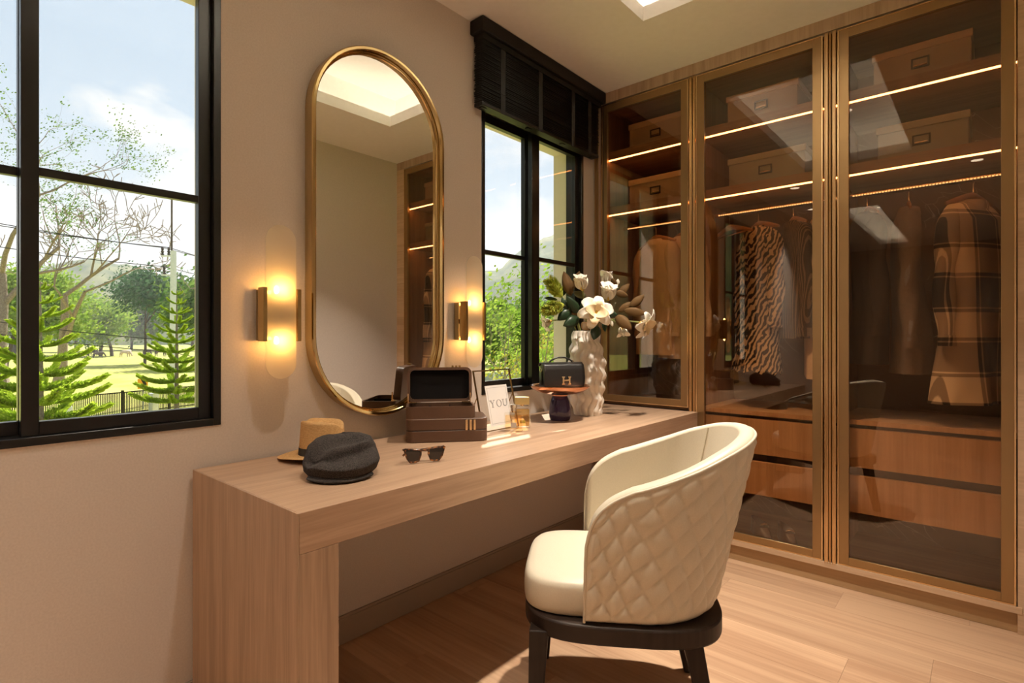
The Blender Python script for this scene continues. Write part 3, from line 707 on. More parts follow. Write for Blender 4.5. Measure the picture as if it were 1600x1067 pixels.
ob = MB().grid(brim, 64, 8, cu=True).build('brim', M['straw'], t, 80); md = ob.modifiers.new('thick', 'SOLIDIFY'); md.thickness = .002; md.offset = 1
MB().grid(lambda u, v: (lambda p: (p[0]*1.012, p[1]*1.012, .010+.026*v))(crown(u, .0+.2*v)), 64, 4, cu=True).build('hat_band', M['band'], t, 80)
t = thing('flat_cap', 'dark grey tweed flat cap with a short peak in front of the straw hat', 'cap', (.404, .882, .751), math.radians(-30))
def cap(u, v):
    a = 2*PI*u; ca, sa = math.cos(a), math.sin(a)
    prof = [(0., .88, .008), (.10, .99, .020), (.25, 1.04, .046), (.45, .95, .080), (.65, .75, .103), (.84, .44, .115), (1., .001, .117)]
    for i in range(6):
        if v <= prof[i+1][0]: f = (v-prof[i][0])/(prof[i+1][0]-prof[i][0]); r = prof[i][1]+(prof[i+1][1]-prof[i][1])*f; z = prof[i][2]+(prof[i+1][2]-prof[i][2])*f; break
    x, y = .116*r*ca, .104*r*sa
    lean = min(1, z/.113)
    x += -.010*lean; y += .016*lean*(1-.5*v); z *= 1-.20*max(0, ca*r)*1.0
    q = Vector((x*9, y*9, z*14)); nz_ = noise.noise(q+Vector((3.1, 0, 0)))*.014+noise.noise(q*2.1+Vector((0, 5, 0)))*.008
    fold = -.034*math.exp(-((x-.040+.25*y)/.020)**2)*math.exp(-(y/.085)**2)*min(1, lean*1.4) - .012*math.exp(-((x+.03)/.018)**2-((y-.015)/.02)**2)*lean + .010*math.exp(-((x-.078)/.018)**2)*lean
    dv = .017*math.exp(-((z-.066-.10*y)/.013)**2)*max(0, ca+.25*sa)**.8*r-.007*math.exp(-((z-.040)/.016)**2)*max(0, ca)*r
    x -= dv*ca; y -= dv*sa; z -= dv*.35
    return (x, y, max(.006, z+fold*.6+nz_*lean))
MB().grid(cap, 96, 60, cu=True).build('crown', M['tweed'], t, 80)
def peak(u, v):
    a = (u-.5)*2.0; r = .102+.020*v*math.cos(a*.75)**.5
    return (r*math.cos(a)*1.0, (.096+.009*v)*math.sin(a)*1.0, .013-.011*v*math.cos(a*.7))
ob = MB().grid(peak, 40, 8).build('peak', M['tweed'], t, 80); md = ob.modifiers.new('thick', 'SOLIDIFY'); md.thickness = .006; md.offset = 1
MB().ball((-.016, .012, .1165), (.007, .007, .004), 12, 6).build('button', M['tweed'], t, 60)

def tortoise():
    mt, nt, N, L, bb = bsdf('tortoiseshell', (.1, .04, .015), .18)
    m = tex_coords(N, L); z = N.new('ShaderNodeTexNoise'); L.new(m.outputs[0], z.inputs['Vector']); z.inputs['Scale'].default_value = 85; z.inputs['Detail'].default_value = 2
    r = ramp(N, [(.42, (.015, .008, .005)), (.56, (.11, .038, .012)), (.68, (.42, .17, .05))]); L.new(z.outputs['Fac'], r.inputs[0]); L.new(r.outputs[0], bb.inputs['Base Color']); return mt
M['tort'] = tortoise(); M['lens'] = bsdf('dark_lens', (.018, .014, .012), .06, 0, .6)[0]
t = thing('sunglasses', 'tortoiseshell cat eye sunglasses lying beside the jewellery boxes', 'sunglasses', (.482, 1.138, .751), math.atan2(.116, .038)-.12)
def rim_poly(s_, k=1.0):
    pts = [(.010, .044), (.036, .046), (.064, .051), (.068, .044), (.060, .018), (.049, .003), (.030, .002), (.018, .006), (.010, .026)]
    cx_, cz_ = .038, .026
    return [(s_*(cx_+(x-cx_)*k), cz_+(z-cz_)*k) for x, z in pts]
b = MB()
for s_ in (-1, 1):
    o_, i_ = rim_poly(s_), rim_poly(s_, .80); n = len(o_)
    vs = [(x, y, z) for y in (0, .005) for pl in (o_, i_) for x, z in pl]
    fs = []
    for i in range(n):
        j = (i+1) % n
        fs += [(i, j, n+j, n+i), (2*n+i, 3*n+i, 3*n+j, 2*n+j), (i, 2*n+i, 2*n+j, j), (n+i, n+j, 3*n+j, 3*n+i)]
    b.add(vs, fs)
b.tube([(-.012, .0025, .040), (0, .001, .043), (.012, .0025, .040)], .0038, 8)
b.build('frame_front', M['tort'], t, bevel=.0012)
for s_ in (-1, 1):
    b = MB(); b.prism([(x, .0015, z) for x, z in rim_poly(s_, .82)], (0, .0018, 0)); b.build('lens', M['lens'], t)
    b = MB(); b.tube([(s_*.066, .003, .045), (s_*.067, .014, .044), (s_*.050, .022, .042), (s_*.0, .030+.004*s_, .036), (-s_*.050, .034+.004*s_, .030), (-s_*.062, .036+.004*s_, .020)], [.0035, .0035, .004, .004, .0045, .003], 8); b.build('temple_arm', M['tort'], t, 60)

# ------------------------------------------------------------------ jewellery boxes
M['jbox'] = speckle('brown_leather_box', (.085, .042, .023), (.098, .049, .027), .42, 260, 3, .12, .0008)
M['velvet'] = bsdf('black_velvet', (.006, .005, .005), .9, 0, .1)[0]
def rrect(w, d, r, n=7, x0=0, y0=0):
    out = []
    for cx_, cy_, a0 in ((w-r, r, -PI/2), (w-r, d-r, 0), (r, d-r, PI/2), (r, r, PI)):
        for i in range(n+1): a = a0+PI/2*i/n; out.append((x0+cx_+r*math.cos(a), y0+cy_+r*math.sin(a)))
    return out
jr = math.radians(50.4)
t = thing('jewellery_box', 'closed brown leather box with three gold strips, under the open one', 'box', (.175, 1.302, .751), jr, 'stacked jewellery boxes')
for nm, z0, z1 in (('base_tray', 0, .0438), ('lid', .0455, .089)):
    MB().prism([(x, y, z0) for x, y in rrect(.313, .185, .028)], (0, 0, z1-z0)).build(nm, M['jbox'], t, bevel=.0025)
MB().prism([(x, y, .043) for x, y in rrect(.311, .183, .027, x0=.001, y0=.001)], (0, 0, .003)).build('seam', M['velvet'], t)
for k in range(3): MB().box(.226+.0155*k, .2345+.0155*k, -.0035, .001, .044, .084).build('gold_strip', M['gold'], t, bevel=.001)
t2 = thing('jewellery_box', 'open brown jewellery box with black lined lid, on top of the closed box', 'box', (.175, 1.302, .8405), jr, 'stacked jewellery boxes')
o_, i_ = rrect(.266, .145, .026, x0=0, y0=.004), rrect(.250, .129, .019, x0=.008, y0=.012); n = len(o_)
b = MB(); vs = [(x, y, z) for pl, z in ((o_, 0.), (o_, .046), (i_, .046), (i_, .006)) for x, y in pl]
b.add(vs, [(j*n+i, j*n+(i+1) % n, (j+1)*n+(i+1) % n, (j+1)*n+i) for j in range(3) for i in range(n)]+[tuple(range(n))[::-1]]); b.build('base_tray', M['jbox'], t2, 40)
MB().prism([(x, y, .0065) for x, y in i_], (0, 0, .012)).build('tray_lining', M['velvet'], t2)
b = MB(); b.box(.09, .093, .014, .139, .018, .038); b.box(.17, .173, .014, .139, .018, .038); b.build('tray_divider', M['velvet'], t2)
tl = math.radians(6)
def lidp(x, y, z): return (x, .140+y*math.cos(tl)+z*math.sin(tl), .050-y*math.sin(tl)+z*math.cos(tl))
o_ = rrect(.262, .140, .026, x0=.002); i_ = rrect(.240, .118, .018, x0=.013, y0=.011)
b = MB(); vs = [lidp(x, d, z) for pl, d in ((o_, .030), (o_, 0), (i_, 0), (i_, .022)) for x, z in pl]
b.add(vs, [(j*n+i, j*n+(i+1) % n, (j+1)*n+(i+1) % n, (j+1)*n+i) for j in range(3) for i in range(n)]+[tuple(range(n))[::-1]])
lid = b.build('lid', M['jbox'], t2, 40)
b = MB(); b.prism([lidp(x, .0215, z) for x, z in i_], Vector(lidp(0, -.004, 0))-Vector(lidp(0, 0, 0))); b.build('lid_lining', M['velvet'], lid)
for k in range(3): b = MB(); b.add([lidp(x, d, z) for z in (.1395, .1475) for d in (.004, .02) for x in (.182+.0145*k, .190+.0145*k)], [(0,2,3,1),(4,5,7,6),(0,1,5,4),(2,6,7,3),(0,4,6,2),(1,3,7,5)]); b.build('gold_strip', M['brassd'], lid)
for x0 in (.004, .222):
    b = MB(); b.box(x0, x0+.036, .132, .144, .046, .051); xe = x0 if x0 < .1 else x0+.032; b.box(xe, xe+.004, .134, .139, .05, .085); b.build('hinge', M['gold'], t2)

# ------------------------------------------------------------------ glass picture frame with card
M['card'] = bsdf('white_card', (.78, .74, .70), .7)[0]; M['ink'] = bsdf('grey_ink', (.20, .19, .19), .6)[0]
FW, FH = .235, .265
t = thing('picture_frame', 'thin metal glass picture frame holding a white card reading YOU', 'picture frame', (.245, 1.765, .7505), PI/2)
tilt = math.radians(13)
def fp(x, z, y=0.): return (x, y*math.cos(tilt)+z*math.sin(tilt), z*math.cos(tilt)-y*math.sin(tilt)+.0015)
b = MB(); q = .003
for x0, x1, z0, z1 in ((-FW/2, FW/2, 0, .005), (-FW/2, FW/2, FH-.005, FH), (-FW/2, -FW/2+.005, .005, FH-.005), (FW/2-.005, FW/2, .005, FH-.005)):
    b.add([fp(x, z, y) for z in (z0, z1) for y in (-q, q) for x in (x0, x1)], [(0,2,3,1),(4,5,7,6),(0,1,5,4),(2,6,7,3),(0,4,6,2),(1,3,7,5)])
b.build('metal_frame', M['brassd'], t)
b = MB(); b.add([fp(x, z, y) for z in (.005, FH-.005) for y in (-.001, .001) for x in (-FW/2+.005, FW/2-.005)], [(0,2,3,1),(4,5,7,6),(0,1,5,4),(2,6,7,3),(0,4,6,2),(1,3,7,5)]); b.build('glass_pane', M['clear'], t)
cx0, cx1, cz0, cz1 = -.062, .078, .020, .195
b = MB(); b.add([fp(x, z, y) for z in (cz0, cz1) for y in (-.0022, -.0012) for x in (cx0, cx1)], [(0,2,3,1),(4,5,7,6),(0,1,5,4),(2,6,7,3),(0,4,6,2),(1,3,7,5)])
cd = b.build('card', M['card'], t)
b = MB()
def stroke(pts, r=.0009): b.tube([fp(x, z, -.0024) for x, z in pts], r, 4)
def rect_line(x0, x1, z0, z1): stroke([(x0, z0), (x1, z0)], .0004); stroke([(x0, z1), (x1, z1)], .0004); stroke([(x0, z0), (x0, z1)], .0004); stroke([(x1, z0), (x1, z1)], .0004)
rect_line(cx0+.01, cx1-.01, cz0+.01, cz1-.01)
bz, hz = .100, .030
x = -.045
stroke([(x, bz+hz), (x+.012, bz+hz*.48)]); stroke([(x+.006, bz+hz), (x+.015, bz+hz*.5)]); stroke([(x+.026, bz+hz), (x+.0135, bz+hz*.48)]); stroke([(x+.0115, bz), (x+.0115, bz+hz*.5)]); stroke([(x+.0155, bz), (x+.0155, bz+hz*.5)])
stroke([(x-.004, bz+hz), (x+.009, bz+hz)]); stroke([(x+.020, bz+hz), (x+.031, bz+hz)]); stroke([(x+.007, bz), (x+.020, bz)])
for k in (1, .78): stroke([(.010+.0165*k*math.cos(a), bz+hz/2+.0155*math.sin(a)) for a in [2*PI*i/20 for i in range(21)]])
for k in (0, .004): stroke([(.036+k, bz+hz), (.036+k, bz+.010)]+[(.0485-(.0125-k)*math.cos(a), bz+.010-(.010-k*.4)*math.sin(a)) for a in [PI*i/10 for i in range(11)]]+[(.061-k*.3, bz+hz)])
stroke([(.031, bz+hz), (.045, bz+hz)]); stroke([(.056, bz+hz), (.066, bz+hz)])
b.build('lettering', M['ink'], cd)
b = MB(); b.tube([fp(-FW/2+.004, .15, .003), (-FW/2+.004, .11, .003)], .0022, 6); b.tube([fp(FW/2-.004, .15, .003), (FW/2-.004, .11, .003)], .0022, 6); b.build('prop_stand', M['brassd'], t)

# ------------------------------------------------------------------ perfume bottles
M['amber'] = thin_glass('amber_perfume', (.96, .80, .50), 1.33); M['amber2'] = thin_glass('pale_perfume', (.98, .88, .70), 1.33)
M['bglass'] = thin_glass('bottle_glass', (.985, .97, .94), 1.5)
M['capg'] = bsdf('gold_cap', (.66, .52, .24), .35, .9)[0]; M['caps'] = bsdf('silver_cap', (.74, .66, .54), .25, .9)[0]
M['tagg'] = bsdf('olive_gold_label', (.45, .36, .06), .4, .4)[0]; M['tags'] = bsdf('grey_label', (.5, .46, .42), .4, .3)[0]
def perfume(x, y, rot, w, d, h, label, cap, capsz, capmat, liq, labmat, labbox):
    t = thing('perfume_bottle', label, 'perfume', (x, y, .7505), rot, 'perfume bottles on the desk')
    MB().box(-w/2, w/2, -d/2, d/2, 0, h).build('bottle', M['bglass'], t, bevel=.006, seg=3)
    MB().box(-w/2+.005, w/2-.005, -d/2+.005, d/2-.005, .010, h*.86).build('perfume', liq, t, bevel=.004)
    MB().lathe([(.010, h), (.010, h+.008)], 20).build('neck', M['gold'], t, 40)
    a, b_, c_ = capsz
    if cap == 'box': MB().box(-a/2, a/2, -b_/2, b_/2, h+.006, h+.006+c_).build('cap', capmat, t, bevel=.002)
    else: MB().lathe([(a/2*.8, h+.006), (a/2*.8, h+.006+c_*.5), (a/2, h+.006+c_*.55), (a/2, h+.006+c_)], 24).build('cap', capmat, t, 40)
    MB().box(labbox[0], labbox[1], -d/2-.0008, -d/2-.0001, labbox[2], labbox[3]).build('label_plate', labmat, t)
perfume(.305, 1.775, math.radians(44), .080, .034, .082, 'short square perfume bottle with round silver cap', 'round', (.032, .032, .026), M['caps'], M['amber2'], M['tags'], (-.012, .012, .018, .040))
perfume(.275, 1.868, math.radians(46), .074, .034, .098, 'taller amber perfume bottle with wide gold cap', 'box', (.064, .026, .034), M['capg'], M['amber'], M['tagg'], (-.012, .012, .022, .036))

# ------------------------------------------------------------------ pedestal dish and handbag
M['copper'] = bsdf('copper_glass', (.62, .30, .17), .10, .95)[0]; M['purple'] = bsdf('dark_purple_glass', (.035, .018, .07), .06, 0, .7, **{'Transmission Weight': .25, 'IOR': 1.45})[0]
px_, py_ = .262, 2.172
t = thing('pedestal_dish', 'copper footed dish on a dark purple glass base under the handbag', 'dish', (px_, py_, .7505))
MB().lathe([(.001, 0), (.046, 0), (.051, .008), (.053, .03), (.052, .06), (.047, .09), (.040, .110), (.036, .118), (.001, .1185)], 40, caps=False).build('foot', M['purple'], t, 50)
MB().lathe([(.001, .119), (.038, .119), (.040, .124), (.075, .128), (.110, .138), (.136, .153), (.146, .165), (.1465, .170), (.1435, .170), (.132, .159), (.105, .147), (.07, .142), (.001, .142)], 56, caps=False).build('dish', M['copper'], t, 50)
M['bag'] = speckle('black_leather', (.007, .006, .006), (.011, .0095, .009), .36, 220, 4, .25, .0012)
t = thing('handbag', 'small black leather handbag with gold H clasp on the copper dish', 'handbag', (px_+.004, py_+.002, .8935), math.radians(60))
def side(k=1.): return [(y*k, z) for y, z in ((-.036, 0), (-.040, .01), (-.041, .06), (-.036, .10), (-.028, .122), (-.014, .132), (.014, .132), (.030, .118), (.037, .09), (.040, .05), (.040, .01), (.036, 0))]
b = MB(); b.prism([(-.100, y, z) for y, z in side(.93)], (.200, 0, 0)); b.build('body', M['bag'], t, bevel=.004)
fl_ = [(.030, .120), (.014, .136), (-.014, .1365), (-.031, .126), (-.040, .104), (-.0455, .06), (-.0450, .018)]
b = MB(); b.grid(lambda u, v: ((u-.5)*(.214-.010*max(0, (v-.85)/.15)**2), *[fl_[min(5, int(v*6))][k]+(fl_[min(5, int(v*6))+1][k]-fl_[min(5, int(v*6))][k])*(v*6-min(5, int(v*6))) for k in (0, 1)]), 16, 25)
fo = b.build('flap', M['bag'], t, 60); md = fo.modifiers.new('thick', 'SOLIDIFY'); md.thickness = .004; md.offset = 0
b = MB(); Hh = [(-.024, .032), (-.008, .032), (-.008, .037), (-.0115, .040), (-.0115, .049), (.0115, .049), (.0115, .040), (.008, .037), (.008, .032), (.024, .032), (.024, .037), (.0205, .040), (.0205, .064), (.024, .067), (.024, .072), (.008, .072), (.008, .067), (.0115, .064), (.0115, .057), (-.0115, .057), (-.0115, .064), (-.008, .067), (-.008, .072), (-.024, .072), (-.024, .067), (-.0205, .064), (-.0205, .040), (-.024, .037)]
b.prism([(x*1.0+.008, -.0505, z) for x, z in Hh], (0, .004, 0)); b.build('clasp_letter', M['gold'], fo, bevel=.0006)
b = MB(); b.tube([(-.062, 0, .135), (-.058, 0, .143), (-.045, 0, .152), (-.02, 0, .161), (.02, 0, .161), (.045, 0, .152), (.058, 0, .143), (.062, 0, .135)], .0042, 8); b.build('handle', M['bag'], t, 60)
for s_ in (-1, 1):
    MB().tube([(s_*.062+.008*math.cos(a), 0, .138+.007*math.sin(a)) for a in [2*PI*i/10 for i in range(10)]], .0016, 6, closed=True).build('handle_ring', M['gold'], t, 60)
    MB().tube([(s_*.105, .0+.010*math.cos(a), .102+.010*math.sin(a)) for a in [2*PI*i/12 for i in range(12)]], .0018, 6, closed=True).build('side_ring', M['caps'], t, 60)
    b = MB(); b.box(s_*.1025-.0025, s_*.1025+.0025, -.008, .008, .03, .098); b.build('side_tab', M['bag'], t, bevel=.001)

# ------------------------------------------------------------------ vase and flowers
M['vase'] = bsdf('matte_white_ceramic', (.74, .67, .58), .5)[0]
vx, vy = .25, 2.425
t = thing('vase', 'tall white ceramic vase with wavy vertical ribs', 'vase', (vx, vy, .7505))
VH = .437
def vas(u, v):
    z = VH*v; a = 2*PI*u
    R_ = .074+.026*math.sin(PI*min(1, v*1.08))**1.2
    aw = a+.13*math.sin(2*PI*3.3*v+.8+.6*math.sin(a))
    rib = abs(math.sin(7.5*aw))
    w_ = .0052*math.sin(2*PI*6.3*v+2*a+.9)*min(1, v*5, (1-v)*6+.2)
    lean = .010*math.sin(2*PI*v*1.1+.5)
    r = R_-.013*(1-rib**.40)+w_*(.5+.6*rib)+.006*math.sin(2*PI*1.6*v+a+1.2)
    if v > .985: r -= .003
    return (r*math.cos(a)-.004*lean, r*math.sin(a)+lean*.6, z)
b = MB(); b.grid(vas, 180, 110, cu=True); n = 180
b.grid(lambda u, v: tuple(Vector((vas(u, 1-.35*v)[0]*.90, vas(u, 1-.35*v)[1]*.90, VH*(1-.35*v)))), 180, 8, cu=True)
k0 = 180*109; k1 = 180*110
b.f += [(k0+i, k0+(i+1) % n, k1+(i+1) % n, k1+i) for i in range(n)]; b.m += [0]*n
b.f.append(tuple(range(n))[::-1]); b.m.append(0)
b.build('ribbed_body', M['vase'], t, 70)
def petal_mat():
    mt, nt, N, L, bb = bsdf('magnolia_petal', (.86, .80, .68), .5, 0, .3)
    return mt
M['petal'] = bsdf('magnolia_petal', (.84, .79, .68), .55, 0, .25)[0]; M['petaly'] = bsdf('cream_petal', (.86, .70, .44), .55, 0, .25)[0]
M['pist'] = speckle('yellow_stamen', (.72, .45, .07), (.55, .42, .10), .7, 300); M['stem'] = bsdf('green_stem', (.20, .20, .055), .55)[0]; M['stemb'] = bsdf('brown_stem', (.16, .10, .05), .6)[0]
M['leafg'] = bsdf('dark_green_leaf', (.016, .034, .015), .32, 0, .35)[0]; M['leafb'] = bsdf('brown_leaf_underside', (.115, .062, .022), .6, 0, .15)[0]; M['leafm'] = bsdf('olive_leaf', (.10, .085, .035), .5)[0]
M['prot'] = speckle('green_bristles', (.50, .52, .06), (.30, .36, .04), .7, 60); 
def frame_from(dirv, upv=Vector((0, 0, 1))):
    z = Vector(dirv).normalized(); x = Vector(upv).cross(z)
    if x.length < .05: x = Vector((1, 0, 0)).cross(z)
    x.normalize(); return Matrix((x, z.cross(x), z)).transposed()
def petal_mesh(L_, w, op, curl):
    """petal leaves the centre, opening angle op from the axis, cupped"""
    def fn(u, v):
        s_ = (u-.5)*2; ww = w*(math.sin(PI*min(1, .12+.80*v))**.75)*(1 if v < .9 else (1-(v-.9)*3.5))
        an = op*(.35+.65*v)+curl*v*v
        r = L_*v*math.sin(an); z = L_*v*math.cos(an)
        cup = .35*abs(s_)**2*ww
        return (r-cup*math.cos(an)*.9, ww*s_, z+cup*math.sin(an)*.6+.002*math.sin(9*v+3*s_))
    return MB().grid(fn, 9, 11)
def base_of(t): return t.location
def stem_path(head, back, sway=0.0):
    root = Vector((vx+random.uniform(-.03, .03), vy+random.uniform(-.03, .03), 1.03))
    mouth = Vector((vx+max(-.045, min(.045, (head.x-vx)*.35)), vy+max(-.045, min(.045, (head.y-vy)*.35)), 1.195))
    mid = head-back*.10*(head-mouth).length/.25; mid = mid.lerp(mouth, .25)
    def bez(t_):
        a = [mouth, mouth+(mouth-root)*.45, mid, head]
        for _ in range(3): a = [p.lerp(q, t_) for p, q in zip(a, a[1:])]
        return a[0]
    return [root]+[bez(i/10) for i in range(11)]
def flower(u, v, d, facing, size, op, label, mats=('petal', 'petal'), n=(3, 6), leaves=()):
    head = P(u, v, d); f = Vector(facing).normalized()
    t = thing('magnolia_stem', label, 'flower', (vx, vy, 1.03), 0, 'white magnolia stems in the vase')
    MB().tube(stem_path(head-f*.012, f), [.0035]*11+[.005], 7).build('stem', M['stem'], t, 60, w=True)
    Mx = frame_from(f); o0 = Vector(t.location)
    k0 = random.uniform(0, 6)
    for ring, cnt in enumerate(n):
        opn = op*(.55 if ring == 0 else 1.0); L_ = size*(.82 if ring == 0 else 1.0)
        pm = petal_mesh(L_, size*(.36 if op > .7 else .42), opn, (.25+.15*ring) if op > .7 else (-.25+.30*ring)).mesh('petal', M[mats[min(ring, 1)]], 80)
        for i in range(cnt):
            o = bpy.data.objects.new('petal', pm); COL.objects.link(o); o.parent = t
            R_ = Matrix.Rotation(k0+2*PI*(i+ring*.5)/cnt+random.uniform(-.12, .12), 3, 'Z') @ Matrix.Rotation(random.uniform(-.12, .12), 3, 'Y')
            o.matrix_local = Matrix.Translation(head-o0) @ (Mx @ R_).to_4x4() @ Matrix.Scale(random.uniform(.9, 1.08), 4)
            md = o.modifiers.new('thick', 'SOLIDIFY'); md.thickness = .0012
    b = MB(); q = Mx
    pr = [(.001, -.012), (.007, -.006), (.009, .004), (.007, .016), (.001, .021)]
    k = 12; vs = [head+q@Vector((r*size/.06*math.cos(2*PI*i/k), r*size/.06*math.sin(2*PI*i/k), z)) for r, z in pr for i in range(k)]
    b.add(vs, [(j*k+i, j*k+(i+1) % k, (j+1)*k+(i+1) % k, (j+1)*k+i) for j in range(4) for i in range(k)]); b.build('stamen_cone', M['pist'], t, 60, w=True)
    for lf in leaves: leaf(t, *lf)
    return t
ZU = lambda x: 830+x*.125
ZV = lambda y: 410+y*.125
def leaf(t, tip, base, col, d0=2.78, d1=2.80, wf=.19, tw=0.):
    a = P(ZU(base[0]), ZV(base[1]), d1); c_ = P(ZU(tip[0]), ZV(tip[1]), d0); ax = c_-a; L_ = ax.length; ax.normalize()
    view = Vector((CAMX, 0, CAMZ))-a; view.normalize(); w_ = ax.cross(view).normalized(); w_ = (Matrix.Rotation(tw, 3, ax) @ w_); nn = w_.cross(ax)
    def fn(u, v):
        s_ = (u-.5)*2; ww = L_*wf*math.sin(PI*(v**.85))**.8+.0006
        return tuple(a+ax*(L_*v)+w_*(ww*s_)+nn*(-.28*ww*abs(s_)+L_*.13*math.sin(PI*v)))
    o = MB().grid(fn, 5, 9).build('leaf', M[col], t, 60, w=True); md = o.modifiers.new('thick', 'SOLIDIFY'); md.thickness = .0012
cam_dir = Vector((SN, -CS, 0)); rt = Vector((CS, SN, 0)); up = Vector((0, 0, 1))
flower(ZU(810), ZV(625), 2.66, cam_dir+up*.15-rt*.05, 0.088, 1.32, 'wide open cream magnolia facing the room in the middle of the bouquet', ('petaly', 'petal'), (4, 6),
       [((780, 970), (830, 790), 'leafg', 2.64, 2.68, .30), ((925, 870), (905, 720), 'leafg', 2.68, 2.70, .2)])
flower(ZU(640), ZV(330), 2.78, up*.9-rt*.15+cam_dir*.25, 0.081, .50, 'half open white magnolia at the top left of the bouquet', n=(3, 5), leaves=[((520, 370), (690, 430), 'leafm', 2.84, 2.82, .25), ((605, 105), (530, 330), 'leafb', 2.88, 2.86, .18), ((405, 110), (500, 420), 'leafb', 2.84, 2.82, .20)])
flower(ZU(945), ZV(285), 2.84, up*.9+cam_dir*.1, 0.081, .36, 'closed round magnolia at the top of the bouquet near the wardrobe', n=(3, 5), leaves=[((1010, 195), (1050, 310), 'leafb', 2.80, 2.82, .3), ((1230, 265), (1090, 410), 'leafb', 2.86, 2.84, .22), ((1085, 205), (1080, 280), 'petal', 2.82, 2.82, .3)])
flower(ZU(960), ZV(455), 2.72, up*.85+cam_dir*.35+rt*.05, 0.088, .56, 'white cupped magnolia just above the wide open one', n=(3, 6), leaves=[((1215, 425), (1050, 370), 'leafb', 2.80, 2.80, .25), ((1060, 500), (950, 620), 'leafm', 2.72, 2.74, .2)])
flower(ZU(1375), ZV(760), 2.72, rt*.75-up*.35+cam_dir*.55, 0.088, .95, 'drooping cream magnolia at the far right of the bouquet', ('petaly', 'petal'), (3, 6), [((1415, 405), (1230, 565), 'leafb', 2.78, 2.78, .21), ((1445, 640), (1150, 600), 'leafb', 2.74, 2.76, .19), ((1270, 490), (1090, 620), 'leafb', 2.80, 2.80, .2)])
flower(ZU(1130), ZV(810), 2.76, -up*.85+cam_dir*.3+rt*.15, 0.057, .65, 'small hanging magnolia bud below the brown leaves', n=(3, 3), leaves=[((1260, 835), (1050, 665), 'leafb', 2.70, 2.74, .26), ((1085, 655), (905, 640), 'leafg', 2.68, 2.70, .28), ((1020, 800), (985, 720), 'petal', 2.74, 2.74, .25)])
flower(ZU(235), ZV(735), 2.82, -rt*.85-up*.35+cam_dir*.2, 0.066, .80, 'small white magnolia at the left, against the window', n=(3, 4), leaves=[((325, 725), (500, 585), 'leafg', 2.76, 2.78, .28), ((398, 795), (605, 690), 'leafg', 2.70, 2.74, .28)])
def protea(u, v, d, facing, L_, label, leaves=()):
    head = P(u, v, d); f = Vector(facing).normalized(); t = thing('protea_stem', label, 'flower', (vx, vy, 1.03), 0, 'green bristly flower stems')
    MB().tube(stem_path(head-f*L_*.55, f), .004, 7).build('stem', M['stem'], t, 60, w=True)
    Mx = frame_from(f); b = MB()
    for i in range(520):
        z = random.uniform(-.5, .42); a = random.uniform(0, 2*PI); r0 = .30*L_*math.sin(PI*min(1, (z+.55)))
        o = head+Mx@Vector((r0*.45*math.cos(a), r0*.45*math.sin(a), z*L_))
        dirv = Mx@Vector((math.cos(a)*.75, math.sin(a)*.75, .75+.4*z)); dirv.normalize(); ln = L_*random.uniform(.30, .42)
        sd = dirv.cross(Vector((random.random(), random.random(), random.random()))).normalized()*.0034
        b.add([o-sd, o+sd, o+dirv*ln*.7+sd*.8, o+dirv*ln, o+dirv*ln*.7-sd*.8], [(0, 1, 2, 3, 4)])
    br = b.build('bristles', M['prot'], t, w=True); br['kind'] = 'stuff'
    b = MB(); pr = [(.08, -.55), (.22, -.35), (.26, 0), (.18, .3), (.01, .42)]; k = 14
    b.add([head+Mx@Vector((r*L_*math.cos(2*PI*i/k), r*L_*math.sin(2*PI*i/k), z*L_)) for r, z in pr for i in range(k)], [(j*k+i, j*k+(i+1) % k, (j+1)*k+(i+1) % k, (j+1)*k+i) for j in range(4) for i in range(k)])
    b.build('core', M['prot'], t, 60, w=True)
    for lf in leaves: leaf(t, *lf)
protea(ZU(295), ZV(320), 2.80, up*.7-rt*.55, .105, 'upper spiky green flower at the left of the bouquet', [((425, 250), (395, 420), 'leafg', 2.84, 2.84, .22), ((445, 420), (605, 650), 'leafg', 2.76, 2.78, .21)])
protea(ZU(285), ZV(565), 2.74, -rt*.8-up*.25+cam_dir*.45, .105, 'lower spiky green flower at the left of the bouquet', [((380, 440), (460, 600), 'leafg', 2.78, 2.78, .24), ((705, 430), (620, 670), 'leafg', 2.74, 2.78, .2), ((495, 595), (595, 655), 'leafb', 2.78, 2.78, .35), ((160, 440), (330, 470), 'leafg', 2.82, 2.82, .14), ((640, 850), (720, 750), 'leafb', 2.72, 2.76, .4)])
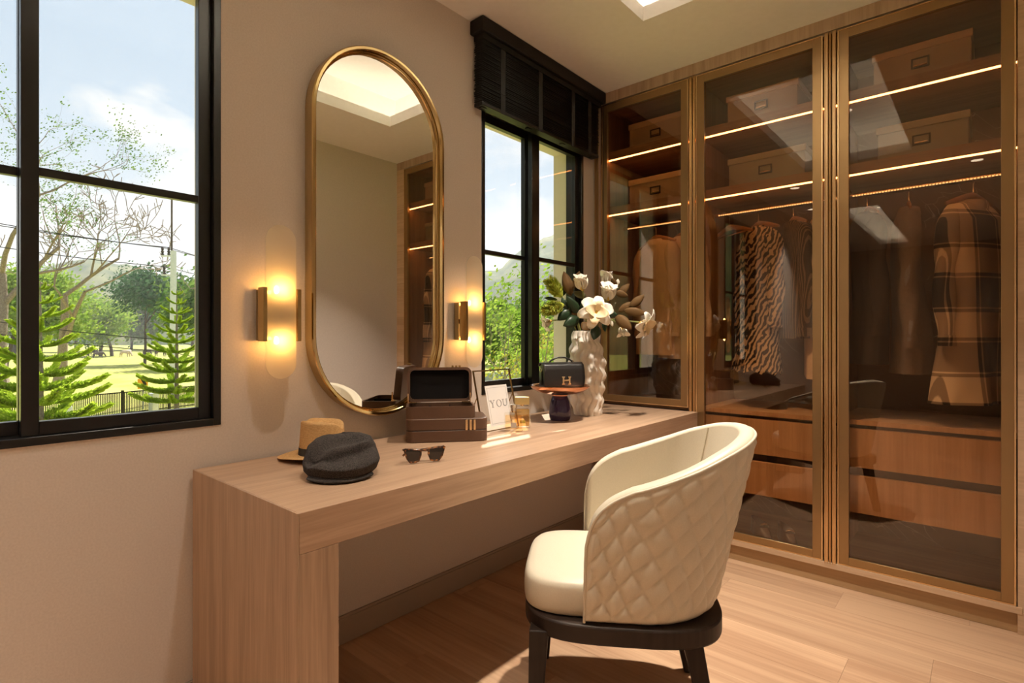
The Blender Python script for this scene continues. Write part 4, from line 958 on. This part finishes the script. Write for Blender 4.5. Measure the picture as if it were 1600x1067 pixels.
# ------------------------------------------------------------------ outdoors
GZ = -2.6
def at(u, d, z=GZ): p = P(u, V0, d); return Vector((p.x, p.y, z))
M['grass'] = speckle('dry_grass', (.34, .40, .085), (.46, .42, .14), .95, .35, 6, 0, .01, spec=.1)
M['hillm'] = speckle('forest_hillside', (.035, .075, .03), (.16, .17, .07), .95, .06, 9, 0, .01, spec=.05, lo=.4, hi=.62)
M['bark'] = speckle('grey_bark', (.20, .15, .12), (.32, .26, .21), .9, 12, 5, .4, .02); M['barkd'] = speckle('dark_bark', (.07, .05, .04), (.13, .1, .08), .9, 12, 5, .4, .02)
def leafmat(name, c1, c2):
    mt = bpy.data.materials.new(name); nt, N, L = nodes_of(mt)
    d = N.new('ShaderNodeBsdfDiffuse'); tr = N.new('ShaderNodeBsdfTranslucent'); mx = N.new('ShaderNodeMixShader'); o = N.new('ShaderNodeOutputMaterial')
    m = tex_coords(N, L); z = N.new('ShaderNodeTexNoise'); L.new(m.outputs[0], z.inputs['Vector']); z.inputs['Scale'].default_value = .9; z.inputs['Detail'].default_value = 6
    r = ramp(N, [(.38, c1), (.62, c2)]); L.new(z.outputs['Fac'], r.inputs[0]); L.new(r.outputs[0], d.inputs[0]); L.new(r.outputs[0], tr.inputs[0])
    mx.inputs[0].default_value = .45; L.new(d.outputs[0], mx.inputs[1]); L.new(tr.outputs[0], mx.inputs[2]); L.new(mx.outputs[0], o.inputs[0]); return mt
M['lfbright'] = leafmat('bright_leaves', (.16, .30, .03), (.34, .44, .08)); M['lfmid'] = leafmat('green_leaves', (.07, .16, .03), (.18, .28, .06)); M['lfdark'] = leafmat('blue_green_leaves', (.03, .09, .04), (.08, .16, .07))
M['lfyel'] = leafmat('yellow_green_leaves', (.34, .38, .05), (.55, .46, .08)); M['needle'] = leafmat('pine_needles', (.30, .46, .03), (.52, .62, .07))
# ground sheet with low swells
def gnd(u, v):
    x = -1.0-(u**1.6)*420; y = -260+v*640
    dd = math.hypot(x, y); z = GZ+(.35*noise.noise(Vector((x*.02, y*.02, 0))) if dd > 45 else 0)+max(0, dd-150)*.004
    return (x, y, z)
g = MB().grid(gnd, 60, 80).build('lawn', M['grass'], smooth=80); tag(g, 'sunlit yellow green grass field outside the windows', 'grass', kind='stuff')
# hills: one mesh per ridge, in a ring round the house
def ridge(name, label, dist, depth, prof, seed, rough=6.):
    """prof: (azimuth in degrees from +Y towards -X, elevation of the crest in degrees)"""
    def el(a):
        for (a0, e0), (a1, e1) in zip(prof, prof[1:]):
            if a <= a1: f = (a-a0)/(a1-a0); f = f*f*(3-2*f); return e0+(e1-e0)*f
        return prof[-1][1]
    A0, A1 = prof[0][0], prof[-1][0]
    def fn(u, v):
        a = A0+(A1-A0)*u; r = dist+depth*v; az = math.radians(a)
        crest = math.tan(math.radians(el(a)))*(dist+depth*.55)+CAMZ-GZ
        k = math.sin(PI*min(1, v/1.1))**.9
        h = crest*k*(1+.0*v)
        x, y = CAMX-math.sin(az)*r, math.cos(az)*r
        h += k*(noise.noise(Vector((x*.018+seed, y*.018, 0)))*rough+noise.noise(Vector((x*.06, y*.06, seed)))*rough*.45+noise.noise(Vector((x*.16, y*.16, seed)))*rough*.30)
        return (x, y, GZ-1+h)
    o = MB().grid(fn, 260, 50).build(name, M['hillm'], smooth=80); tag(o, label, 'hill'); return o
# picture column -> azimuth
az = lambda u: 41-math.degrees(math.atan((u-800)/FPX))
elv = lambda v, u: math.degrees(math.atan((V0-v)/FPX*math.cos(math.atan((u-800)/FPX))))
ridge('hill', 'hazy wooded hill behind the trees outside both windows', 300, 260, [(az(1100), 8.5), (az(900), elv(378, 900)), (az(868), elv(376, 868)), (az(830), elv(386, 830)), (az(775), elv(420, 775)), (az(560), 4), (az(303), elv(446, 303)), (az(250), elv(436, 250)), (az(195), elv(418, 195)), (az(150), elv(408, 150)), (az(100), elv(418, 100)), (az(0), elv(440, 0)), (108, 6)], 3.)
ridge('hill', 'steep dark wooded hillside seen only as a reflection in the narrow wardrobe door', 120, 190, [(100, 5), (118, 9), (135, 14.), (150, 16.5), (165, 15), (185, 10)], 9., 4.)

HAZE = .0009
# haze between the field and the hills
mt = bpy.data.materials.new('haze'); nt, N, L = nodes_of(mt); vs_ = N.new('ShaderNodeVolumeScatter'); vs_.inputs['Color'].default_value = (.97, .985, 1, 1); vs_.inputs['Density'].default_value = HAZE; vs_.inputs['Anisotropy'].default_value = .35
vo = N.new('ShaderNodeOutputMaterial'); L.new(vs_.outputs[0], vo.inputs['Volume'])
hz_ = MB().box(-800, -40, -700, 700, GZ-2, 75).build('haze', mt); tag(hz_, 'pale morning haze between the field and the hills', 'haze', kind='stuff')

def rand_dir(rd): 
    while True:
        v = Vector((rd.uniform(-1, 1), rd.uniform(-1, 1), rd.uniform(-1, 1)))
        if .1 < v.length < 1: return v.normalized()
def quad_leaf(b, p, sz, rd):
    n_ = rand_dir(rd); a = n_.orthogonal().normalized()*sz; c_ = n_.cross(a).normalized()*sz*.55
    b.add([p-a, p+c_, p+a, p-c_], [(0, 1, 2, 3)])
def tree(name, label, pos, h, spread, trunk_r, bark, leafm, seed, leaves=2500, leaf=.12, levels=4, lean=(0, 0), bare=False, trunk_frac=.35, group='trees outside the windows', clump=.5, nsub=(3, 4), rmin=0.):
    rd = random.Random(seed); t = thing(name, label, 'tree', pos, 0, group)
    b = MB(); tips = []
    def grow(p, d, ln, r, lev):
        pts = [p]; rs = [r]; q = p; dd = d
        nseg = 4 if lev < levels-1 else 3
        for i in range(nseg):
            dd = (dd+rand_dir(rd)*.16+Vector((0, 0, .05))).normalized(); q = q+dd*(ln/nseg); pts.append(q); rs.append(max(r*(1-.42*(i+1)/nseg), rmin))
        b.tube(pts, rs, 6 if lev < 2 else 4, caps=False)
        if lev >= levels: tips.append((q, dd)); return
        for k in range(rd.choice(nsub)):
            j = rd.randint(2, nseg) if k else nseg
            side = rand_dir(rd); side = (side-dd*side.dot(dd)).normalized()
            nd = (dd*.75+side*(.55+.35*spread)+Vector((0, 0, .12))).normalized()
            grow(pts[j], nd, ln*rd.uniform(.55, .80), rs[j]*.68, lev+1)
            if lev >= levels-2: tips.append((pts[j], nd))
    d0 = Vector((lean[0], lean[1], 1)).normalized()
    grow(Vector((0, 0, 0)), d0, h*trunk_frac, trunk_r, 0)
    zmax = max(v[2] for v in b.v); k = h/zmax
    b.v = [(x*k, y*k, z*k) for x, y, z in b.v]
    b.build('trunk', bark, t, 60)
    if not bare or leaves:
        f = MB(); cl = h*.05*clump*2
        for i in range(leaves):
            p, dd = tips[rd.randrange(len(tips))] if not bare else tips[rd.randrange(max(1, len(tips)//4))]
            p = p*k+Vector((rd.gauss(0, cl), rd.gauss(0, cl), rd.gauss(0, cl*.7))); quad_leaf(f, p, leaf*rd.uniform(.6, 1.3), rd)
        o = f.build('foliage', leafm, t)
    return t
# Norfolk pines in front of the field
brm = []
for q in range(4):
    rd = random.Random(40+q); b = MB()
    axis = lambda s_: Vector((s_, .03*math.sin(3*s_+q), -.10*math.sin(PI*s_*.9)+.10*s_*s_))
    b.tube([axis(i/6) for i in range(7)], [.012*(1-.8*i/6) for i in range(7)], 5)
    for i in range(620):
        s_ = rd.uniform(.06, 1.0); p = axis(s_); a = rd.uniform(0, 2*PI)
        rr = .17*(1-.45*s_)*(1 if s_ > .2 else .6)
        d = Vector((.75, .85*math.cos(a), .45*math.sin(a)+.35)).normalized(); ln = rr*rd.uniform(.8, 1.4)
        sd = d.cross(rand_dir(rd)).normalized()*.026
        b.add([p-sd, p+d*ln*.5-sd, p+d*ln, p+d*ln*.5+sd, p+sd], [(0, 1, 2, 3, 4)])
    brm.append(b.mesh('branch', M['needle'], 0))
def pine(u, d, top_v, halfw, label, seed, whorls):
    pos = at(u, d); topz = P(u, top_v, d).z; h = topz-GZ; rd = random.Random(seed)
    t = thing('norfolk_pine', label, 'tree', pos, 0, 'young norfolk pines outside the window')
    MB().tube([(0, 0, 0), (.02, 0, h*.5), (0, 0, h)], [.11, .07, .012], 8).build('trunk', M['bark'], t, 60)
    for w in range(whorls):
        f = (w+.6)/whorls; z = h*(.10+.89*f); ln = halfw*(1-f)**.72*1.0+.12
        n = 6 if f < .85 else 5; a0 = rd.uniform(0, 6)
        for k in range(n):
            o = bpy.data.objects.new('branch', brm[rd.randrange(4)]); COL.objects.link(o); o.parent = t
            o.location = (0, 0, z); s_ = ln*rd.uniform(.85, 1.1); o.scale = (s_, s_*.95, s_*.95 if s_ > .5 else .6)
            o.rotation_euler = (rd.uniform(-.2, .2), -.10-.35*f+rd.uniform(-.08, .08), a0+2*PI*k/n+rd.uniform(-.15, .15))
pine(63, 17, 440, 2.0, 'young bright green norfolk pine beside the window mullion', 1, 11)
pine(276, 25, 452, 1.75, 'young bright green norfolk pine in front of the power pole', 2, 12)
pine(-62, 19, 455, 2.0, 'young norfolk pine at the left edge of the window', 3, 11)
# roadside fence
t = thing('roadside_fence', 'low black metal picket fence at the edge of the field', 'fence', at(185, 24.5))
A_, B_ = at(-120, 19.2), at(540, 40); FN = 300
b = MB(); Mz = Matrix.Rotation(math.atan2(B_.y-A_.y, B_.x-A_.x), 3, 'Z')
for i in range(FN): p = A_.lerp(B_, i/(FN-1)); b.obox((p.x, p.y, GZ+.70), (.028, .028, 1.1), Mz)
pk = b.build('pickets', M['black'], t, w=True); pk['kind'] = 'stuff'
for z in (.25, 1.22): c_ = A_.lerp(B_, .5); MB().obox((c_.x, c_.y, GZ+z), ((B_-A_).length, .04, .05), Mz).build('rail', M['black'], t, w=True)
M['conc'] = speckle('pale_concrete', (.62, .63, .64), (.72, .72, .72), .9, 8, 4, .1)
for i in range(1, 10): p = A_.lerp(B_, i/10); MB().obox((p.x, p.y, GZ+.66), (.09, .09, 1.32), Mz).build('fence_post', M['black'], t, w=True)
for u_, d_ in ((103, 21.2), (240, 26.4)):
    p = at(u_, d_); o = MB().obox((0, 0, .55), (.30, .30, 1.1), Mz).build('concrete_bollard', M['conc'], bevel=.02); o.location = p
    tag(o, 'pale concrete bollard at the fence below the '+('left pine' if u_ < 150 else 'chevron road sign'), 'bollard', 'concrete bollards')
# chevron road sign
sg = at(223, 29); t = thing('chevron_sign', 'orange and black chevron road sign behind the fence', 'road sign', sg, YAW)
M['orange'] = bsdf('orange_sign', (.95, .38, .02), .5)[0]
MB().box(-.27, .27, -.01, .01, 1.55-.50, 1.55+.03).build('panel', M['orange'], t)
MB().prism([(-.10, -.016, 1.07), (.08, -.016, 1.07), (.22, -.016, 1.31), (.08, -.016, 1.56), (-.10, -.016, 1.56), (.05, -.016, 1.31)], (0, .005, 0)).build('chevron', M['black'], t)
MB().tube([(0, .04, 0), (0, .04, 1.5)], .035, 8).build('post', M['conc'], t, 60)
# power pole and wires
pp = at(271, 33); t = thing('power_pole', 'grey concrete power pole with insulators outside the left window', 'pole', pp, YAW); ph_ = 9.0
b = MB(); vs = []
for z, hh in ((0, .17), (ph_, .11)): vs += [(-hh, -hh, z), (hh, -hh, z), (hh, hh, z), (-hh, hh, z)]
b.add(vs, [(0,1,2,3), (4,5,6,7), (0,1,5,4), (1,2,6,5), (2,3,7,6), (3,0,4,7)]); b.build('shaft', M['conc'], t)
MB().tube([(-.10, 0, ph_-.2), (-.10, 0, ph_+3.4)], .05, 8).build('lightning_rod', M['barkd'], t)
M['insul'] = bsdf('dark_porcelain', (.05, .04, .05), .3)[0]
for z in (8.7, 7.55):
    a = MB().box(-.72, .05, -.05, .05, z-.05, z+.03).build('cross_arm', M['conc'], t)
    for x in ((-.66, -.28) if z > 8 else (-.55,)):
        MB().lathe([(.03, z), (.10, z+.1), (.05, z+.16), (.10, z+.26), (.05, z+.32), (.09, z+.42), (.04, z+.5)], 12, (x, 0, 0)).build('insulator', M['insul'], a, 40)
wr = MB()
def wire(p0, p1, sag): return [Vector(p0).lerp(Vector(p1), i/12)-Vector((0, 0, sag*4*(i/12)*(1-i/12))) for i in range(13)]
for k, (x, z, vl, vr) in enumerate(((-.66, 9.2, 318, 372), (-.28, 9.2, 325, 380), (-.55, 8.05, 360, 398), (-.1, 3.6, 480, 505), (-.1, 2.9, 500, 520))):
    c_ = pp+Vector((CS*x, SN*x, z))
    o = MB().tube(wire(P(-200, vl-10, 30), c_, .25)+wire(c_, P(520, vr+60, 50), .4)[1:], .022, 4).build('power_line', M['black'])
    tag(o, ('topmost', 'second', 'middle', 'fourth', 'lowest')[k]+' of the black power lines passing the pole', 'wire', 'power lines')
# trees beyond the fence
tree('bare_tree', 'tall bare tree with leaning grey trunk in the left window', at(88, 40), 16.5, .9, .26, M['bark'], M['lfmid'], 5, leaves=0, levels=6, lean=(.16*CS, .16*SN), bare=True, trunk_frac=.30, nsub=(2, 3, 3), rmin=.017)
tree('sparse_tree', 'sparse tree with few green tufts at the left edge of the window', at(8, 33), 18.5, .7, .30, M['bark'], M['lfmid'], 8, leaves=4200, leaf=.075, levels=5, lean=(.05, 0), trunk_frac=.34, clump=.16, nsub=(2, 3))
tree('leafy_tree', 'bright green leafy tree behind the bare trunk', at(95, 62), 10.5, .9, .22, M['barkd'], M['lfbright'], 11, leaves=6500, leaf=.24, levels=4, clump=.9)
tree('leafy_tree', 'bright green tree at the left edge behind the pines', at(8, 58), 11.5, .9, .22, M['barkd'], M['lfbright'], 12, leaves=6500, leaf=.24, levels=4, clump=.9)
tree('conifer_tree', 'dark blue green tree left of the power pole', at(226, 75), 13.5, .6, .24, M['barkd'], M['lfdark'], 13, leaves=5200, leaf=.26, levels=4, trunk_frac=.5, clump=.7)
tree('leafy_tree', 'small green tree with thin dark trunk in the field, left of its pair', at(157, 112), 11.0, .9, .42, M['barkd'], M['lfbright'], 14, leaves=4200, leaf=.36, levels=3, trunk_frac=.55, clump=1.1)
tree('leafy_tree', 'small green tree with thin dark trunk in the field, right of its pair', at(175, 114), 11.0, .9, .42, M['barkd'], M['lfbright'], 15, leaves=4200, leaf=.36, levels=3, trunk_frac=.55, clump=1.1)
for i, (u_, d_, h_, m_, lab) in enumerate(((120, 150, 15, 'lfmid', 'green treeline crown behind the grazing cattle, leftmost'), (205, 165, 13, 'lfmid', 'green treeline crown behind the pale cow'), (245, 170, 15, 'lfdark', 'dark treeline crown left of the power pole base'), (300, 160, 15, 'lfmid', 'green treeline crown right of the power pole'), (60, 120, 16, 'lfbright', 'green crown behind the pine by the mullion'), (20, 110, 16, 'lfbright', 'green crown behind the sparse tree'))):
    tree('leafy_tree', lab, at(u_, d_), h_, 1.1, .3, M['barkd'], M[m_], 30+i, leaves=4500, leaf=.55, levels=3, trunk_frac=.3, clump=1.5)
for i, (u_, d_, h_, m_, lab) in enumerate(((345, 70, 11, 'lfmid', 'rounded green tree just right of the power pole, hidden by the window jamb'), (430, 95, 14, 'lfbright', 'bright tree beyond the wall between left window and mirror'), (520, 80, 11, 'lfmid', 'green tree beyond the wall behind the mirror'), (620, 60, 8, 'lfbright', 'bright tree beyond the wall right of the mirror'))):
    tree('leafy_tree', lab, at(u_, d_), h_, 1.0, .25, M['barkd'], M[m_], 70+i, leaves=4500, leaf=.32, levels=4, trunk_frac=.32, clump=1.1)
# window behind the flowers
tree('leafy_tree', 'slender light green tree in the left pane behind the flowers', at(786, 13.5), 6.0, .45, .09, M['bark'], M['lfbright'], 21, leaves=2400, leaf=.055, levels=5, trunk_frac=.42, clump=.6, lean=(.03, .03))
tree('leafy_tree', 'slender green tree in the right pane behind the flowers', at(866, 19), 4.9, .6, .10, M['bark'], M['lfbright'], 22, leaves=2000, leaf=.075, levels=4, trunk_frac=.4, clump=.8)
tree('yellow_bush', 'yellow green bush low in the left pane behind the glass frame', at(764, 12), 3.4, .9, .06, M['bark'], M['lfyel'], 23, leaves=3600, leaf=.045, levels=4, trunk_frac=.3, clump=.9)
tree('yellow_bush', 'yellow green bush low in the right pane behind the handbag', at(858, 26), 4.0, .9, .08, M['bark'], M['lfyel'], 24, leaves=3600, leaf=.09, levels=4, trunk_frac=.3, clump=1.0)
for i, (u_, d_, h_, m_) in enumerate(((742, 42, 5.8, 'lfmid'), (800, 46, 5.6, 'lfbright'), (846, 50, 6.0, 'lfbright'), (895, 46, 6.2, 'lfmid'), (770, 75, 8.4, 'lfmid'), (840, 80, 8.8, 'lfmid'))):
    tree('leafy_tree', ('rounded tree at the left end of the row in the window behind the flowers', 'bright rounded tree behind the slender tree in the left pane', 'rounded tree behind the middle window stile', 'rounded tree at the right end of the row behind the flowers', 'dark tree of the back row in the left pane behind the flowers', 'dark tree of the back row in the right pane behind the flowers')[i], at(u_, d_), h_, 1.0, .2, M['barkd'], M[m_], 50+i, leaves=5500, leaf=.20 if d_ < 60 else .3, levels=4, trunk_frac=.3, clump=1.1)
t = thing('garden_wall', 'grey garden wall with white posts beyond the trees behind the handbag', 'garden wall', at(800, 30))
A_, B_ = at(728, 29), at(905, 33); Mz = Matrix.Rotation(math.atan2(B_.y-A_.y, B_.x-A_.x), 3, 'Z'); M['gpanel'] = bsdf('grey_panel', (.33, .38, .42), .8)[0]; M['wpost'] = bsdf('white_post', (.80, .79, .76), .8)[0]
for i in range(9):
    p, q = A_.lerp(B_, i/9), A_.lerp(B_, (i+1)/9); c_ = p.lerp(q, .5)
    MB().obox((c_.x, c_.y, GZ+1.0), ((q-p).length-.1, .08, 1.7), Mz).build('panel', M['gpanel'], t, w=True)
    MB().obox((p.x, p.y, GZ+1.05), (.14, .14, 2.1), Mz).build('post', M['wpost'], t, w=True)
# grazing cattle
M['cowd'] = speckle('dark_hide', (.05, .035, .03), (.09, .07, .06), .9, 3); M['cowp'] = speckle('pale_hide', (.55, .42, .34), (.62, .5, .42), .9, 3)
def cow(u, d, rot, mat, label, s_=1.0):
    verts = [(0, 0, .95), (-.5, 0, 1.0), (-.85, 0, 1.0), (.45, 0, 1.02), (.75, 0, 1.08), (1.0, 0, .85), (1.18, 0, .5), (1.3, 0, .22),
             (.6, .2, .75), (.6, .22, .38), (.6, .22, .03), (.6, -.2, .75), (.55, -.22, .38), (.62, -.22, .03), (-.8, .2, .75), (-.88, .22, .40), (-.8, .22, .03), (-.8, -.2, .75), (-.86, -.22, .40), (-.84, -.22, .03), (-1.0, 0, .85), (-1.02, 0, .35)]
    edges = [(0, 1), (1, 2), (0, 3), (3, 4), (4, 5), (5, 6), (6, 7), (3, 8), (8, 9), (9, 10), (3, 11), (11, 12), (12, 13), (2, 14), (14, 15), (15, 16), (2, 17), (17, 18), (18, 19), (2, 20), (20, 21)]
    rad = [.38, .36, .30, .34, .26, .18, .15, .09, .16, .09, .06, .16, .09, .06, .18, .09, .06, .18, .09, .06, .04, .03]
    me = bpy.data.meshes.new('cow'); me.from_pydata([tuple(c*s_ for c in v) for v in verts], edges, []); me.materials.append(mat)
    o = bpy.data.objects.new('cow', me); COL.objects.link(o); o.location = at(u, d); o.rotation_euler = (0, 0, rot)
    md = o.modifiers.new('skin', 'SKIN'); sk = me.skin_vertices[0].data
    for i, r in enumerate(rad): sk[i].radius = (r*s_, r*s_*.85)
    sk[0].use_root = True; o.modifiers.new('sub', 'SUBSURF').levels = 1
    p_ = o.location; gz_ = GZ+(.35*noise.noise(Vector((p_.x*.02, p_.y*.02, 0)))); o.location.z = gz_
    tag(o, label, 'cow', 'cattle grazing in the field')
cow(196, 105, .65, M['cowp'], 'pale cow grazing in the middle of the field', 1.05)
cow(201, 128, 2.3, M['cowp'], 'pale cow standing behind the grazing pale cow', .8)
cow(129, 104, 2.2, M['cowd'], 'dark cow grazing nearest the left pine')
cow(146, 112, .5, M['cowd'], 'dark cow grazing below the paired field trees')
cow(154, 102, 1.6, M['cowd'], 'dark cow standing end on below the paired field trees', .9)
cow(230, 118, .4, M['cowd'], 'dark cow grazing left of the right pine')
cow(252, 108, .7, M['cowd'], 'dark cow partly hidden behind the right pine', 1.2)
